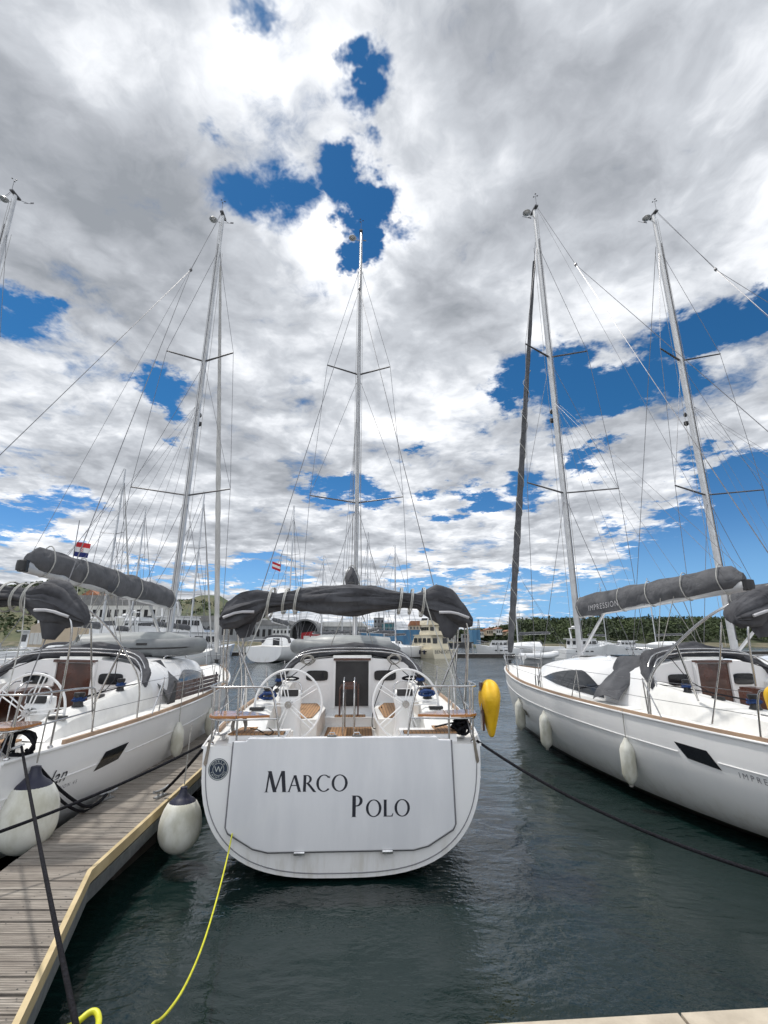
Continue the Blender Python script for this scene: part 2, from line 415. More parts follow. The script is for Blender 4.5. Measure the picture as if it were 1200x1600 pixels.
# coachroof
CW = [(4.1, 1.60), (5, 1.58), (6.5, 1.48), (8, 1.28), (9.2, .98), (10.2, .58), (10.7, .22)]
CZ = [(4.1, 2.42), (5, 2.44), (6.5, 2.42), (8, 2.34), (9.2, 2.16), (10.2, 1.92), (10.7, 1.76)]
def roof_ring(s):
    wd = lerp_tab(CW, s); zt = lerp_tab(CZ, s); z0 = Zr(s) - .06; h = zt - z0
    half = [(wd, z0), (wd - .03, z0 + .18 * h), (wd - .12, z0 + .46 * h), (wd - .24, z0 + .72 * h), (wd * .74 - .05, z0 + .90 * h), (wd * .45, z0 + .97 * h), (wd * .2, z0 + h)]
    return [(x, s, z) for x, z in half] + [(0, s, zt + .01)] + [(-x, s, z) for x, z in reversed(half)]
def roof_side(s, t, off=.006):
    """point on the starboard coachroof side, t 0 (deck) .. 1 (shoulder)"""
    r = roof_ring(s)[:4]; k = t * 3; i = min(2, int(k)); f = k - i
    a, b = Vector(r[i]), Vector(r[i + 1]); p = a.lerp(b, f)
    n = Vector((b.z - a.z, 0, -(b.x - a.x))).normalized()
    return p + n * off

def bundle(name, st, m, parent, amp=.03, ang=20, folds=3., seed=0., N=32, ridge=False):
    """gathered cloth: st = list of (centre point, half width across, half height), across = along Y or X as given"""
    mb = MB(); rings = []
    K = len(st)
    fine = []
    for i in range(K - 1):
        a, b = st[i], st[i + 1]
        L = (Vector(a[0]) - Vector(b[0])).length; q = max(1, int(L / .07))
        for j in range(q):
            t = j / q; t2 = t * t * (3 - 2 * t)
            fine.append((Vector(a[0]).lerp(Vector(b[0]), t), a[1] + (b[1] - a[1]) * t2, a[2] + (b[2] - a[2]) * t2))
    fine.append((Vector(st[-1][0]), st[-1][1], st[-1][2]))
    for i, (c, ra, rb) in enumerate(fine):
        d = fine[min(i + 1, len(fine) - 1)][0] - fine[max(i - 1, 0)][0]
        d.z = 0
        d.normalize(); side = Vector((-d.y, d.x, 0)); ring = []
        for k in range(N):
            a = k * 2 * math.pi / N; ca, sa = math.cos(a), math.sin(a)
            r = 1 + noise.noise(Vector((ca * folds, sa * folds, i * .07 * 1.6 + seed))) * .35 + noise.noise(Vector((ca * 3.2, sa * 3.2, i * .07 * 2.2 + seed))) * .20 - abs(noise.noise(Vector((ca * 6, sa * 6, i * .07 * 1.3 + seed)))) * .22 + .04
            if ridge:
                r = 1 + (r - 1) * .42; ca = ca * (1 - .45 * max(0, sa) ** 1.5)
            p = c + side * (ca * ra * r) + Vector((0, 0, 1)) * (sa * rb * r)
            ring.append(p)
        rings.append(ring)
    mb.loft(rings)
    return mb.build(name, m, parent, smooth=60)
def sheet(mb, corners, nu=10, nv=10, amp=.03, th=.012, sc=4., seed=0.):
    a, b, c, d = (Vector(x) for x in corners); nrm = (b - a).cross(d - a).normalized(); A = []
    for i in range(nu + 1):
        for j in range(nv + 1):
            u, v = i / nu, j / nv
            p = (a * (1 - u) + b * u) * (1 - v) + (d * (1 - u) + c * u) * v
            p = p + nrm * noise.noise(p * sc + Vector((seed, 0, 0))) * amp + nrm * math.sin(u * math.pi) * amp
            A.append(p)
    n = len(A); vs = A + [p + nrm * th for p in A]; fs = []; W = nv + 1
    for i in range(nu):
        for j in range(nv):
            k = i * W + j; fs += [(k, k + 1, k + W + 1, k + W), (n + k, n + k + W, n + k + W + 1, n + k + 1)]
    for i in range(nu):
        for j in (0, nv):
            k = i * W + j; fs.append((k, k + W, n + k + W, n + k))
    for j in range(nv):
        for i in (0, nu):
            k = i * W + j; fs.append((k, k + 1, n + k + 1, n + k))
    mb.add(vs, fs)
def coil(c, r, turns, thick, m, name, parent=None, axis='z', seed=0, tall=1.):
    mb = MB(); pts = []; rnd = random.Random(seed)
    N = turns * 14
    for i in range(N):
        a = i / 14 * 2 * math.pi; rr = r * (1 + .18 * math.sin(i * .37 + seed)) ; o = (i / N - .5) * thick * turns * .55
        x, y = rr * math.cos(a), rr * math.sin(a) * tall
        jit = thick * .5 * math.sin(i * 1.7)
        p = (x, y, o + jit) if axis == 'z' else ((x, o + jit, y) if axis == 'y' else (o + jit, x, y))
        pts.append((c[0] + p[0], c[1] + p[1], c[2] + p[2]))
    mb.tube(pts, thick / 2, 6)
    return mb.build(name, m, parent, smooth=60)

def base_hull(root, low=False):
    mb = MB(); rings = [hull_ring(s, 10 if low else 20) for s in STN]
    mb.loft(rings, closed=False)
    n = len(rings[0]); mb.f.append(tuple(range(n)))       # transom
    mb.mi.append(0)
    hull = mb.build('hull', M['hull'], root, smooth=35)
    return hull
def rig(root, furl='white', low=False, wr=.0075, boom_m='fabl', cover=True, bz=4.0, ba=3.75, be=2.15, ct=1.):
    # mast
    mb = MB(); rings = []
    for z in (2.25, 4, 8, 12, 16, 17.4, MTOP):
        k = 1. if z < 15 else 1 - .30 * (z - 15) / 3.2
        rings.append([(.072 * k * math.cos(a), MS - .02 + .125 * k * math.sin(a), z) for a in [i * math.pi / 8 for i in range(16)]])
    mb.loft(rings)
    mast = mb.build('mast', M['alu'], root, smooth=60)
    if not low:
        g = MB(); g.box((0, MS - .15, 9.8), (.016, .022, 14)); g.build('sail_track', M['spar'], mast)
        # masthead fittings
        h = MB(); h.box((0, MS - .02, MTOP + .03), (.12, .42, .05)); h.tube([(0, MS - .2, MTOP), (0, MS - .2, MTOP + .5)], .008, 6)
        h.tube([(0, MS + .15, MTOP), (.02, MS + .55, MTOP + .28)], .008, 6)
        h.tube([(-.16, MS + .55, MTOP + .3), (.2, MS + .55, MTOP + .27)], .008, 5); h.box((.14, MS + .55, MTOP + .3), (.12, .01, .06))
        for k in range(3):
            a = k * 2.1; h.lathe([(.001, -.02), (.03, 0), (.001, .03)], (.07 * math.cos(a), MS - .2 + .07 * math.sin(a), MTOP + .5), 8)
        h.build('wind_instrument', M['spar'], mast)
        a = MB(); a.tube([(0, MS, MTOP - .28), (-.30, MS - .05, MTOP - .26)], .014, 6); a.lathe([(.001, -.05), (.12, -.04), (.15, 0), (.12, .04), (.001, .05)], (-.33, MS - .05, MTOP - .2), 20)
        a.build('disc_antenna', M['alu'], mast, smooth=50)
        l = MB(); l.lathe([(.02, 0), (.05, .04), (.05, .1), (.02, .16)], (0, MS + .2, 10.0), 12); l.box((0, MS + .13, 10.02), (.05, .12, .03)); l.lathe([(.02, 0), (.07, -.02), (.075, -.12), (.03, -.16)], (0, MS + .22, 9.85), 12)
        l.build('steaming_light', M['black'], mast, smooth=50)
        r = MB(); r.tube([(.03, MS - .15, MTOP - .3), (.06, MS - .17, 3.2)], .006, 5); r.tube([(-.04, MS - .15, MTOP - .4), (-.05, MS - .17, 3.2)], .006, 5)
        r.tube([(.10, MS + .1, 16.6), (.14, MS + .12, 2.6)], .006, 5); r.tube([(-.10, MS + .1, 16.6), (-.15, MS + .10, 2.6)], .006, 5)
        r.build('halyards', M['greyrope'], mast)
    for z, hw, sw in ((7.2, 1.5, .55), (12.0, 1.1, .45)):
        for sd_ in (-1, 1):
            e = MB(); rr = []
            for t, wdt in ((0, .10), (1, .06)):
                x = sd_ * (.05 + (hw - .05) * t); y = MS - .03 - sw * t; z2 = z + .06 * t
                rr.append([(x, y + wdt / 2 * math.cos(q), z2 + .022 * math.sin(q)) for q in [i * math.pi / 4 for i in range(8)]])
            e.loft(rr); e.build('spreader', M['spar'], root, smooth=60)
    for sd_ in (-1, 1):
        e = MB(); cp = (sd_ * 1.72, MS - .55, 1.62); t1 = (sd_ * 1.5, MS - .58, 7.27); t2 = (sd_ * 1.1, MS - .48, 12.07)
        e.tube([cp, t1], wr, 5); e.tube([t1, t2], wr, 5); e.tube([t2, (0, MS, 16.7)], wr, 5)
        e.tube([(sd_ * 1.62, MS - .5, 1.62), (0, MS - .05, 7.1)], wr, 5); e.tube([t1, (0, MS, 11.9)], wr * .9, 5)
        if not low:
            e.box((cp[0], cp[1], 1.75), (.02, .03, .28)); e.box((sd_ * 1.62, MS - .5, 1.75), (.02, .03, .26))
        e.build('shrouds', M['wire'], root)
    e = MB(); bl = (0, 6.5, 14.0); e.tube([(0, MS - .2, MTOP), bl], wr, 5)
    for sd_ in (-1, 1): e.tube([bl, (sd_ * 1.68, .06, 1.55)], wr, 5)
    e.lathe([(.02, -.06), (.05, 0), (.02, .07)], bl, 8)
    e.build('backstay', M['wire'], root)
    # forestay and furled headsail
    top = Vector((0, MS + .12, 16.9)); bot = Vector((0, LOA - .18, 2.05))
    e = MB(); e.tube([top, bot], wr * 1.3, 6); e.build('forestay', M['wire'], root)
    if furl:
        e = MB(); rings = []; d = (bot - top); N = 44
        for i in range(N + 1):
            t = .045 + .935 * i / N; c = top + d * t; r = (.035 + .06 * min(1, t * 1.6)) * (1 if t < .96 else .6)
            if furl == 'dark': r *= 1.25
            r *= 1 + .1 * math.sin(i * 1.9)
            rings.append([c + Vector((r * math.cos(a), r * math.sin(a), .2 * r * math.sin(a))) for a in [k * math.pi / 5 + i * .35 for k in range(10)]])
        e.loft(rings); f = e.build('furled_headsail', M['sail'] if furl == 'white' else M['fabl'], root, smooth=70)
        if furl == 'dark':
            e = MB(); pts = []
            for i in range(200):
                t = .30 + .66 * i / 199; c = top + d * t; a = i * .30
                pts.append(c + Vector((.125 * math.cos(a), .125 * math.sin(a), 0)))
            e.tube(pts, .012, 5); e.build('spiral_lashing', M['webbing'], f)
    e = MB(); e.lathe([(.03, 0), (.11, .01), (.11, .03), (.07, .05), (.07, .11), (.11, .13), (.11, .15), (.03, .16)], (bot.x, bot.y + .02, bot.z - .12), 16)
    e.build('furler_drum', M['black'], root, smooth=40)
    # boom with its sail cover
    A = Vector((0, MS - .18, ba)); Bq = Vector((0, be, bz))
    e = MB(); rings = []
    for t in (0, 1):
        c = A.lerp(Bq, t); rings.append([(c.x + .075 * math.cos(a), c.y, c.z + .11 * math.sin(a)) for a in [k * math.pi / 6 for k in range(12)]])
    e.loft(rings); boom = e.build('boom', M['alu'], root, smooth=50)
    if not low:
        e = MB(); e.lathe([(.02, -.1), (.08, -.08), (.085, 0), (.08, .08), (.02, .1)], (0, be - .07, bz), 12); e.box((0, be - .03, bz), (.13, .08, .2)); e.build('boom_end', M['black'], boom, smooth=40)
    if cover:
        st = []
        for t, rx, rz, dz in ((0, .05, .12, .16), (.015, .16, .27, .18), (.08, .165, .29, .20), (.3, .15, .275, .19), (.6, .14, .26, .18), (.85, .13, .245, .17), (.96, .13, .22, .16), (1.0, .05, .10, .12)):
            c = A.lerp(Bq, t) + Vector((0, 0, dz * ct)); st.append((c, rx, rz * ct))
        cv = bundle('boom_cover', st, M[boom_m], root, folds=1.0, seed=root.location.x, amp=.4, ridge=True)
        e = MB()
        for t in (.03, .36, .55, .75, .92):
            c = A.lerp(Bq, t) + Vector((0, 0, .14))
            e.tube([(c.x + .165 * math.cos(a) * (1 - .35 * max(0, math.sin(a))), c.y + .05 * math.sin(a), c.z + .04 + .29 * ct * math.sin(a)) for a in [k * math.pi / 9 for k in range(18)]], .011, 5, closed=True)
        e.build('cover_tie', M['webbing'], cv, smooth=60)
    if not low:
        e = MB(); e.tube([(0, MS - .15, 2.5), (0, MS - 1.5, 3.66)], .045, 10, r2=.035); e.build('boom_vang', M['alu'], root, smooth=50)
        e = MB()
        for x in (-.07, .07):
            e.tube([(x, 5.0, 3.80), (x * 8, 4.75, 2.5)], .008, 5); e.tube([(x * .5, 4.6, 3.84), (x * 8, 4.7, 2.5)], .008, 5)
        e.lathe([(.02, -.06), (.05, 0), (.02, .06)], (0, 5.0, 3.75), 8); e.lathe([(.02, -.06), (.05, 0), (.02, .06)], (0, 4.6, 3.78), 8)
        e.build('mainsheet', M['greyrope'], root)
        e = MB()
        for x in (-.2, .2):
            for s_, z_ in ((6.2, 3.9), (4.6, 4.0), (3.2, 4.1)):
                e.tube([(x * .3, MS - .15, 10.2), (x, s_, z_)], .0045, 4)
        e.tube([(0, MS - .2, MTOP - .1), (0, be + .05, bz + .12)], .005, 4)
        e.build('lazy_jacks', M['wire'], root)

def make_yacht(name, loc, rz, furl='white', boom_m='fabl', flap=None, lettering=None, rail_clear=None, hull_text=None, label='', cut=False, bz=4.0, woff=0., **bk):
    root = empty(name, loc, rz)
    hull = base_hull(root)
    # cove line + rim
    for sd_ in (-1, 1):
        e = MB()
        for s0_, s1_ in ((.02, 2.14 + woff), (2.82 + woff, 12.6)):
            pts = []
            for i in range(50):
                s = s0_ + i / 49 * (s1_ - s0_); z = Zr(s) - .40; a = []
                for dz_, o_ in ((0, -.002), (.003, .010), (.014, .010), (.019, -.002)): a.append((sd_ * (hx(s, z - dz_) + o_), s - (.45 * (1.88 - z) / 2.0) * max(0, (s - 9) / 4.3) ** 2, z - dz_))
                pts.append(a)
            e.loft(pts, closed=False)
        e.build('cove_line', M['gel'], hull)
        for q in (tuple((a + woff, b) for a, b in ((2.10, 1.02), (2.66, 1.06), (2.86, 1.26), (2.28, 1.24))), ((9.0, 1.03), (9.32, 1.05), (9.45, 1.20), (9.12, 1.18)), ((8.75, .74), (9.1, .76), (9.22, .91), (8.88, .89))):
            vs, fs = hull_patch(q, sd_); e = MB(); e.add(vs, fs); e.build('hull_window', M['glass'], hull)
        # rub rail / gunwale lip
        e = MB(); pts = [(sd_ * (Bm(s) + .008), s, Zr(s) - .012) for s in [i * 13.28 / 60 for i in range(61)]]
        e.tube(pts, .02, 6); e.build('gunwale', M['gel'], root, smooth=60)
        e = MB(); rr = []
        for i in range(60):
            s = .95 + i / 59 * 11.9; x = Bm(s) - .035
            rr.append([(sd_ * (x - .055), s, Zr(s) - .01), (sd_ * x, s, Zr(s) - .01), (sd_ * (x - .004), s, Zr(s) + .045), (sd_ * (x - .05), s, Zr(s) + .045)])
        e.loft(rr); e.build('toe_rail', M['teakgrey'], root)
    # deck
    e = MB()
    for sd_ in (-1, 1):
        rr = []
        for s in (0, .35, .75, 1.0, 1.001, 1.6, 2.4, 3.3, 4.12):
            inner = .78 if s <= 1.0 else 1.18
            rr.append([(sd_ * (Bm(s) - .0), s, Zr(s) - .012), (sd_ * (Bm(s) * .5 + inner * .5), s, Zr(s)), (sd_ * inner, s, Zr(s))])
        e.loft(rr, closed=False)
    rr = []
    for s in [4.12 + i * (13.25 - 4.12) / 30 for i in range(31)]:
        b = Bm(s); rr.append([(b * k, s, Zr(s) - .012 + .05 * (1 - k * k)) for k in (-1, -.6, -.3, 0, .3, .6, 1)])
    e.loft(rr, closed=False)
    # cockpit well: walls
    for sd_ in (-1, 1):
        path = [(.78, .03), (.78, 1.0), (1.18, 1.0), (1.18, 1.75), (.52, 2.0), (.48, 3.4), (.62, 4.1)]
        tops = [1.5, 1.5, 1.52, 1.54, 1.50, 1.50, 1.50]
        rr = [[(sd_ * x, s, zt), (sd_ * x, s, 1.12)] for (x, s), zt in zip(path, tops)]
        e.loft(rr, closed=False)
        # seat tops
        e.add([(sd_ * 1.19, 1.75, 1.50), (sd_ * .52, 2.0, 1.50), (sd_ * .48, 3.4, 1.50), (sd_ * .62, 4.1, 1.50), (sd_ * 1.19, 4.1, 1.50)], [(0, 1, 2, 3, 4)])
        # coaming
        rr = []
        for s, h in ((1.0, .02), (1.25, .16), (1.6, .28), (2.4, .34), (3.3, .42), (4.12, .52)):
            z0 = Zr(s) - .01
            rr.append([(sd_ * 1.62, s, z0), (sd_ * 1.56, s, z0 + h * .7), (sd_ * 1.46, s, z0 + h), (sd_ * 1.26, s, z0 + h + .01), (sd_ * 1.19, s, z0 + h * .9), (sd_ * 1.185, s, z0 - .05)])
        e.loft(rr, closed=False); rr0 = rr[0]
    e.build('deck', M['gel2'], root, smooth=30)
    e = MB(); e.box((0, 2.05, 1.12), (2.4, 4.1, .04)); e.build('cockpit_sole', M['gel2'], root)
    e = MB(); e.box((0, 1.9, 1.147), (.86, 3.0, .012)); e.build('sole_planking', M['teakdeck'], root)
    for sd_ in (-1, 1):
        e = MB(); e.prism([(sd_ * 1.12, 2.0), (sd_ * .62, 2.15), (sd_ * .56, 3.3), (sd_ * .70, 3.98), (sd_ * 1.12, 3.98)], 'z', 1.505, 1.52); e.build('seat_planking', M['teakdeck'], root)
        # helm seat: L-shaped teak on a moulded white box
        e = MB(); e.box((sd_ * 1.13, .42, 1.535), (.74, .50, .10)); e.build('helm_seat', M['gel'], root, smooth=30)
        e = MB(); e.prism([(sd_ * .80, .22), (sd_ * 1.53, .22), (sd_ * 1.46, .72), (sd_ * 1.24, .72), (sd_ * 1.26, .38), (sd_ * .80, .38)], 'z', 1.586, 1.606); e.build('helm_seat_planking', M['teakdeck'], root)
    # step and companionway bulkhead
    e = MB(); e.box((0, 3.85, 1.22), (1.0, .62, .16)); e.build('bridge_step', M['gel'], root, smooth=30)
    e = MB(); e.box((0, 3.72, 1.308), (.62, .24, .016)); e.build('step_tread', M['teakdeck'], root)
    rings = [roof_ring(s) for s in [4.1, 4.3, 4.7, 5.2, 5.8, 6.5, 7.2, 8, 8.6, 9.2, 9.7, 10.2, 10.5, 10.7]]
    e = MB(); e.loft(rings, closed=False); n = len(rings[0])
    r0 = rings[0]; low = [(x, y, z - .5) for x, y, z in r0]
    e.add([(r0[0][0], 4.1, 1.12)] + list(r0) + [(r0[-1][0], 4.1, 1.12)], [tuple(range(n + 2))])
    roof = e.build('coachroof', M['gel'], root, smooth=28)
    e = MB(); e.box((.02, 4.075, 1.90), (.70, .03, .90)); e.build('companionway', M['black'] if not cut else M['mahog'], roof)
    e = MB(); e.box((-.36, 4.06, 1.90), (.05, .07, .96)); e.box((.40, 4.06, 1.90), (.05, .07, .96)); e.build('companionway_frame', M['gel'], roof)
    e = MB(); e.box((.02, 4.04, 2.395), (.80, .12, .045)); e.build('hatch_trim', M['mahog'], roof)
    e = MB(); e.prism([(-.40, 4.2), (.44, 4.2), (.40, 5.3), (-.36, 5.3)], 'z', 2.40, 2.47); e.build('sliding_hatch', M['gel2'], roof, smooth=30)
    for sd_ in (-1, 1):
        pts = []
        cx, cz, hw, hh = sd_ * .73, 2.06, .235, .105
        for k in range(24):
            a = k * math.pi / 12; ca, sa = math.cos(a), math.sin(a)
            pts.append((cx + hw * math.copysign(abs(ca) ** .45, ca), cz + hh * math.copysign(abs(sa) ** .45, sa)))
        e = MB(); e.prism(pts, 'y', 4.075, 4.11); e.build('bulkhead_window', M['glass'], roof)
        e = MB(); grid = []; S0, S1 = 5.3, 8.7
        for i in range(25):
            u = i / 24; s = S0 + (S1 - S0) * u; lo = .22 + .25 * u ** 2; hi = .30 + .62 * min(1, u * 3.2) ** .7 * (1 - .75 * u ** 3)
            hi = max(hi, lo + .02)
            grid.append([(sd_ * p.x, p.y, p.z) for p in (roof_side(s, lo + (hi - lo) * k / 4, .008) for k in range(5))])
        e.loft(grid, closed=False); e.build('saloon_window', M['glass'], roof, smooth=60)
        e = MB(); pts = [(sd_ * (lerp_tab(CW, s) * .74 - .05), s, lerp_tab(CZ, s) + .02) for s in (5.6, 5.7, 6.4, 7.2, 7.3)]
        pts[0] = (pts[0][0], pts[0][1], pts[0][2] - .06); pts[-1] = (pts[-1][0], pts[-1][1], pts[-1][2] - .06)
        e.tube(pts, .013, 6, sm=1); e.build('grab_rail', M['steel'], roof, smooth=60)
    e = MB()
    for s, ww in ((6.0, .26), (9.1, .24), (7.4, .2)):
        for x in ((-.45, .45) if s < 8 else (0,)): e.box((x, s, lerp_tab(CZ, s) + .005), (ww * 1.4, ww * 1.6, .04))
    e.build('deck_hatch', M['glass'], roof)
    # folded sprayhood
    st = [((-1.52, 3.85, 1.98), .05, .05), ((-1.40, 4.1, 2.20), .10, .08), ((-1.05, 4.4, 2.48), .18, .10), ((-.5, 4.55, 2.56), .24, .11), ((.05, 4.6, 2.60), .26, .15), ((.5, 4.55, 2.57), .22, .11), ((1.05, 4.4, 2.48), .18, .10), ((1.40, 4.1, 2.20), .10, .08), ((1.52, 3.85, 1.98), .05, .05)]
    hood = bundle('sprayhood', st, M['fab'], root, folds=1.4, seed=loc[0] * 3)
    if flap:
        for sd_ in flap:
            e = MB(); sheet(e, [(sd_ * 1.0, 4.45, 2.50), (sd_ * 1.15, 5.3, 2.38), (sd_ * 1.80, 5.35, 1.62), (sd_ * 1.72, 4.6, 1.66)], amp=.10, sc=3, seed=loc[0]); e.build('sprayhood_side', M['fabl'], hood, smooth=60)
    e = MB()
    for dy, top in ((0, 2.56), (.16, 2.62)):
        e.tube([(-1.5, 3.75 + dy, 1.9), (-1.38, 3.95 + dy, 2.3), (-1.05, 4.1 + dy, top - .03), (0, 4.12 + dy, top + .02), (1.05, 4.1 + dy, top - .03), (1.38, 3.95 + dy, 2.3), (1.5, 3.75 + dy, 1.9)], .0125, 8, sm=2)
    e.build('sprayhood_frame', M['steel'], root, smooth=60)
    # cockpit table
    e = MB()
    for x in (-.095, .095):
        e.tube([(x, 2.35, 1.14), (x, 2.35, 1.98), (x, 2.6, 2.12), (x, 2.75, 2.12)], .012, 8, sm=1); e.tube([(x, 3.4, 1.14), (x, 3.4, 1.95)], .016, 8)
    tb = e.build('table_frame', M['steel'], root, smooth=60)
    e = MB(); e.box((0, 2.9, 1.965), (.26, 1.0, .05)); e.build('table_top', M['mahog'], tb)
    for sd_ in (-1, 1):
        e = MB(); e.box((sd_ * .165, 2.9, 1.72), (.025, .98, .46)); e.build('table_leaf', M['mahog'], tb)
    # pedestals and wheels
    for sd_ in (-1, 1):
        e = MB(); rr = []
        for z, wx, wy, dy in ((1.13, .20, .20, .12), (1.4, .17, .17, .10), (1.7, .15, .15, .04), (1.86, .19, .15, .02), (1.98, .17, .10, .06), (2.0, .10, .06, .06)):
            rr.append([(sd_ * .94 + wx * math.copysign(abs(math.cos(a)) ** .6, math.cos(a)), 1.75 + dy + wy * math.copysign(abs(math.sin(a)) ** .6, math.sin(a)), z) for a in [k * math.pi / 10 for k in range(20)]])
        e.loft(rr); ped = e.build('steering_pedestal', M['gel'], root, smooth=50)
        e = MB(); e.box((sd_ * .94, 1.66, 1.96), (.26, .05, .10)); e.build('instrument_panel', M['black'], ped)
        e = MB(); e.tube([(sd_ * .94 - .18, 1.7, 1.9), (sd_ * .94 - .17, 1.72, 2.1), (sd_ * .94, 1.74, 2.14), (sd_ * .94 + .17, 1.72, 2.1), (sd_ * .94 + .18, 1.7, 1.9)], .013, 8, sm=2); e.build('grab_handle', M['steel'], ped, smooth=60)
        C = Vector((sd_ * .94, 1.50, 1.80)); e = MB()
        e.tube([C + Vector((.53 * math.cos(a), 0.0 + .03 * math.sin(a), .53 * math.sin(a))) for a in [k * math.pi / 32 for k in range(64)]], .0185, 10, closed=True)
        wh = e.build('steering_wheel', M['gel'], root, smooth=60)
        e = MB()
        for k in range(5):
            a = R(90 + 72 * k + (14 if sd_ < 0 else -14)); d = Vector((math.cos(a), .05 * math.sin(a), math.sin(a))); q = Vector((-math.sin(a), 0, math.cos(a))) * .022
            e.tube([C + d * .05 + q, C + d * .52 + q * 1.6], .0095, 6); e.tube([C + d * .05 - q, C + d * .52 - q * 1.6], .0095, 6)
        e.build('spokes', M['gel'], wh, smooth=60)
        e = MB(); e.tube([C + Vector((0, -.045, 0)), C + Vector((0, .2, 0))], .055, 20); e.tube([C + Vector((0, -.06, 0)), C + Vector((0, -.04, 0))], .03, 16); e.build('wheel_hub', M['steel'], wh, smooth=40)
    # winches with blue line
    for sd_ in (-1, 1):
        for s, x, rr_ in ((2.0, 1.36, .085), (3.2, 1.38, .07)):
            z = Zr(s) + (.31 if s < 3 else .41)
            e = MB(); e.lathe([(rr_, 0), (rr_ * .8, .03), (rr_ * .72, .12), (rr_ * .95, .17), (rr_ * .9, .2), (.02, .205)], (sd_ * x, s, z), 20); wn = e.build('winch', M['black'], root, smooth=40)
            coil((sd_ * x, s, z + .10), rr_ * .98, 6, .016, M['bluerope'], 'winch_line', wn)
        e = MB(); e.tube([(sd_ * 1.36, 2.05, 1.93), (sd_ * 1.40, 3.0, 2.0), (sd_ * 1.42, 4.4, 2.02), (sd_ * 1.5, 6.5, 1.7)], .009, 6, sm=1)
        e.tube([(sd_ * 1.30, 2.1, 1.93), (sd_ * 1.30, 3.1, 1.99), (sd_ * .75, 4.2, 2.45)], .008, 6, sm=1)
        e.build('sheet_line', M['blackrope'], root)
        e = MB(); e.box((sd_ * 1.42, 1.45, 1.75), (.22, .1, .04)); e.box((sd_ * 1.33, 2.65, 1.90), (.06, .2, .06)); e.build('line_clutch', M['black'], root)
    # pushpit and its corner seats
    for sd_ in (-1, 1):
        e = MB(); r_ = .0135
        e.tube([(sd_ * .83, .10, 1.53), (sd_ * .88, .09, 1.85), (sd_ * .96, .10, 2.17), (sd_ * 1.05, .08, 2.20), (sd_ * 1.70, .10, 2.19), (sd_ * 1.83, .22, 2.19), (sd_ * 1.90, 1.3, 2.18), (sd_ * 1.92, 1.42, 2.12), (sd_ * 1.90, 1.5, 1.54)], r_, 8, sm=2)
        e.tube([(sd_ * .88, .09, 1.80), (sd_ * 1.65, .06, 1.79), (sd_ * 1.80, .20, 1.80), (sd_ * 1.88, 1.45, 1.84)], r_ * .85, 8, sm=2)
        for x, s in ((1.73, .14), (1.40, .09), (1.83, .75)):
            e.tube([(sd_ * (x - .02), s, 1.50), (sd_ * x, s, 2.19)], r_, 8)
        for x, s in ((.83, .10), (1.71, .14), (1.90, 1.5), (1.81, .75)):
            e.lathe([(.035, 0), (.035, .012), (.016, .03)], (sd_ * x, s, Zr(s) - .005), 12)
        e.build('pushpit_rail', M['steel'], root, smooth=50)
        e = MB()
        for a_, b_ in (((1.12, .12), (1.39, .12)), ((1.42, .12), (1.76, .14))):
            pass
        out = [(.98, .13), (1.39, .06), (1.39, .50), (1.2, .38)]
        e.prism([(sd_ * x, y) for x, y in out], 'z', 1.812, 1.842)
        out = [(1.41, .06), (1.68, .07), (1.78, .18), (1.82, .48), (1.75, .56), (1.41, .51)]
        e.prism([(sd_ * x, y) for x, y in out], 'z', 1.812, 1.842)
        e.build('corner_seat', M['varn'], root, smooth=30)
        # chainplate
        e = MB(); e.prism([(sd_ * 1.67, 1.58), (sd_ * 1.70, 1.58), (sd_ * 1.745, 1.30), (sd_ * 1.72, 1.27), (sd_ * 1.70, 1.30)], 'y', -.012, -.004); e.build('chainplate', M['steel'], root)
        e = MB(); e.tube([(sd_ * 1.64, .28, 1.575), (sd_ * 1.60, .56, 1.575)], .014, 8); e.box((sd_ * 1.62, .42, 1.535), (.05, .12, .06)); e.build('cleat', M['steel'], root)
    # stanchions, lifelines, pulpit
    for sd_ in (-1, 1):
        P_ = []
        for s in (3.4, 5.4, 7.3, 9.2, 11.0):
            x = Bm(s) - .07; z = Zr(s); P_.append((s, x)); e = MB()
            e.tube([(sd_ * x, s, z - .01), (sd_ * (x + .03), s, z + .62)], .0115, 6); e.lathe([(.03, 0), (.03, .03), (.013, .05)], (sd_ * x, s, z), 8)
            if s in (3.4, 5.4): e.tube([(sd_ * (x + .03), s, z + .60), (sd_ * (x + .01), s + (.32 if s > 4 else -.32), z)], .0115, 6)
            e.build('stanchion', M['steel'], root, smooth=50)
        e = MB(); pts = [(1.5, 1.9)] + [(s, x + .03) for s, x in P_] + [(12.0, Bm(12.0) - .02)]
        for hz in (.6, .31):
            e.tube([(sd_ * x, s, Zr(s) + hz) for s, x in pts], .0045, 5)
        e.build('lifelines', M['wire'], root)
    e = MB()
    for z in (.62, .33):
        e.tube([(-Bm(12.0) + .02, 12.0, Zr(12) + z), (-.36, 12.8, Zr(12.8) + z + .02), (-.16, 13.25, Zr(13) + z + .04), (.16, 13.25, Zr(13) + z + .04), (.36, 12.8, Zr(12.8) + z + .02), (Bm(12.0) - .02, 12.0, Zr(12) + z)], .0125, 8, sm=2)
    for sd_ in (-1, 1):
        e.tube([(sd_ * (Bm(12) - .06), 12.0, 1.78), (sd_ * (Bm(12) - .02), 12.0, Zr(12) + .62)], .0125, 8); e.tube([(sd_ * .26, 12.8, 1.83), (sd_ * .33, 12.85, Zr(12.8) + .63)], .0125, 8)
    e.build('pulpit', M['steel'], root, smooth=60)
    e = MB(); e.box((0, 13.15, 1.92), (.12, .5, .05)); e.tube([(0, 13.45, 1.9), (0, 13.5, 1.6), (0, 13.4, 1.5)], .02, 6); e.build('anchor_roller', M['galv'], root)
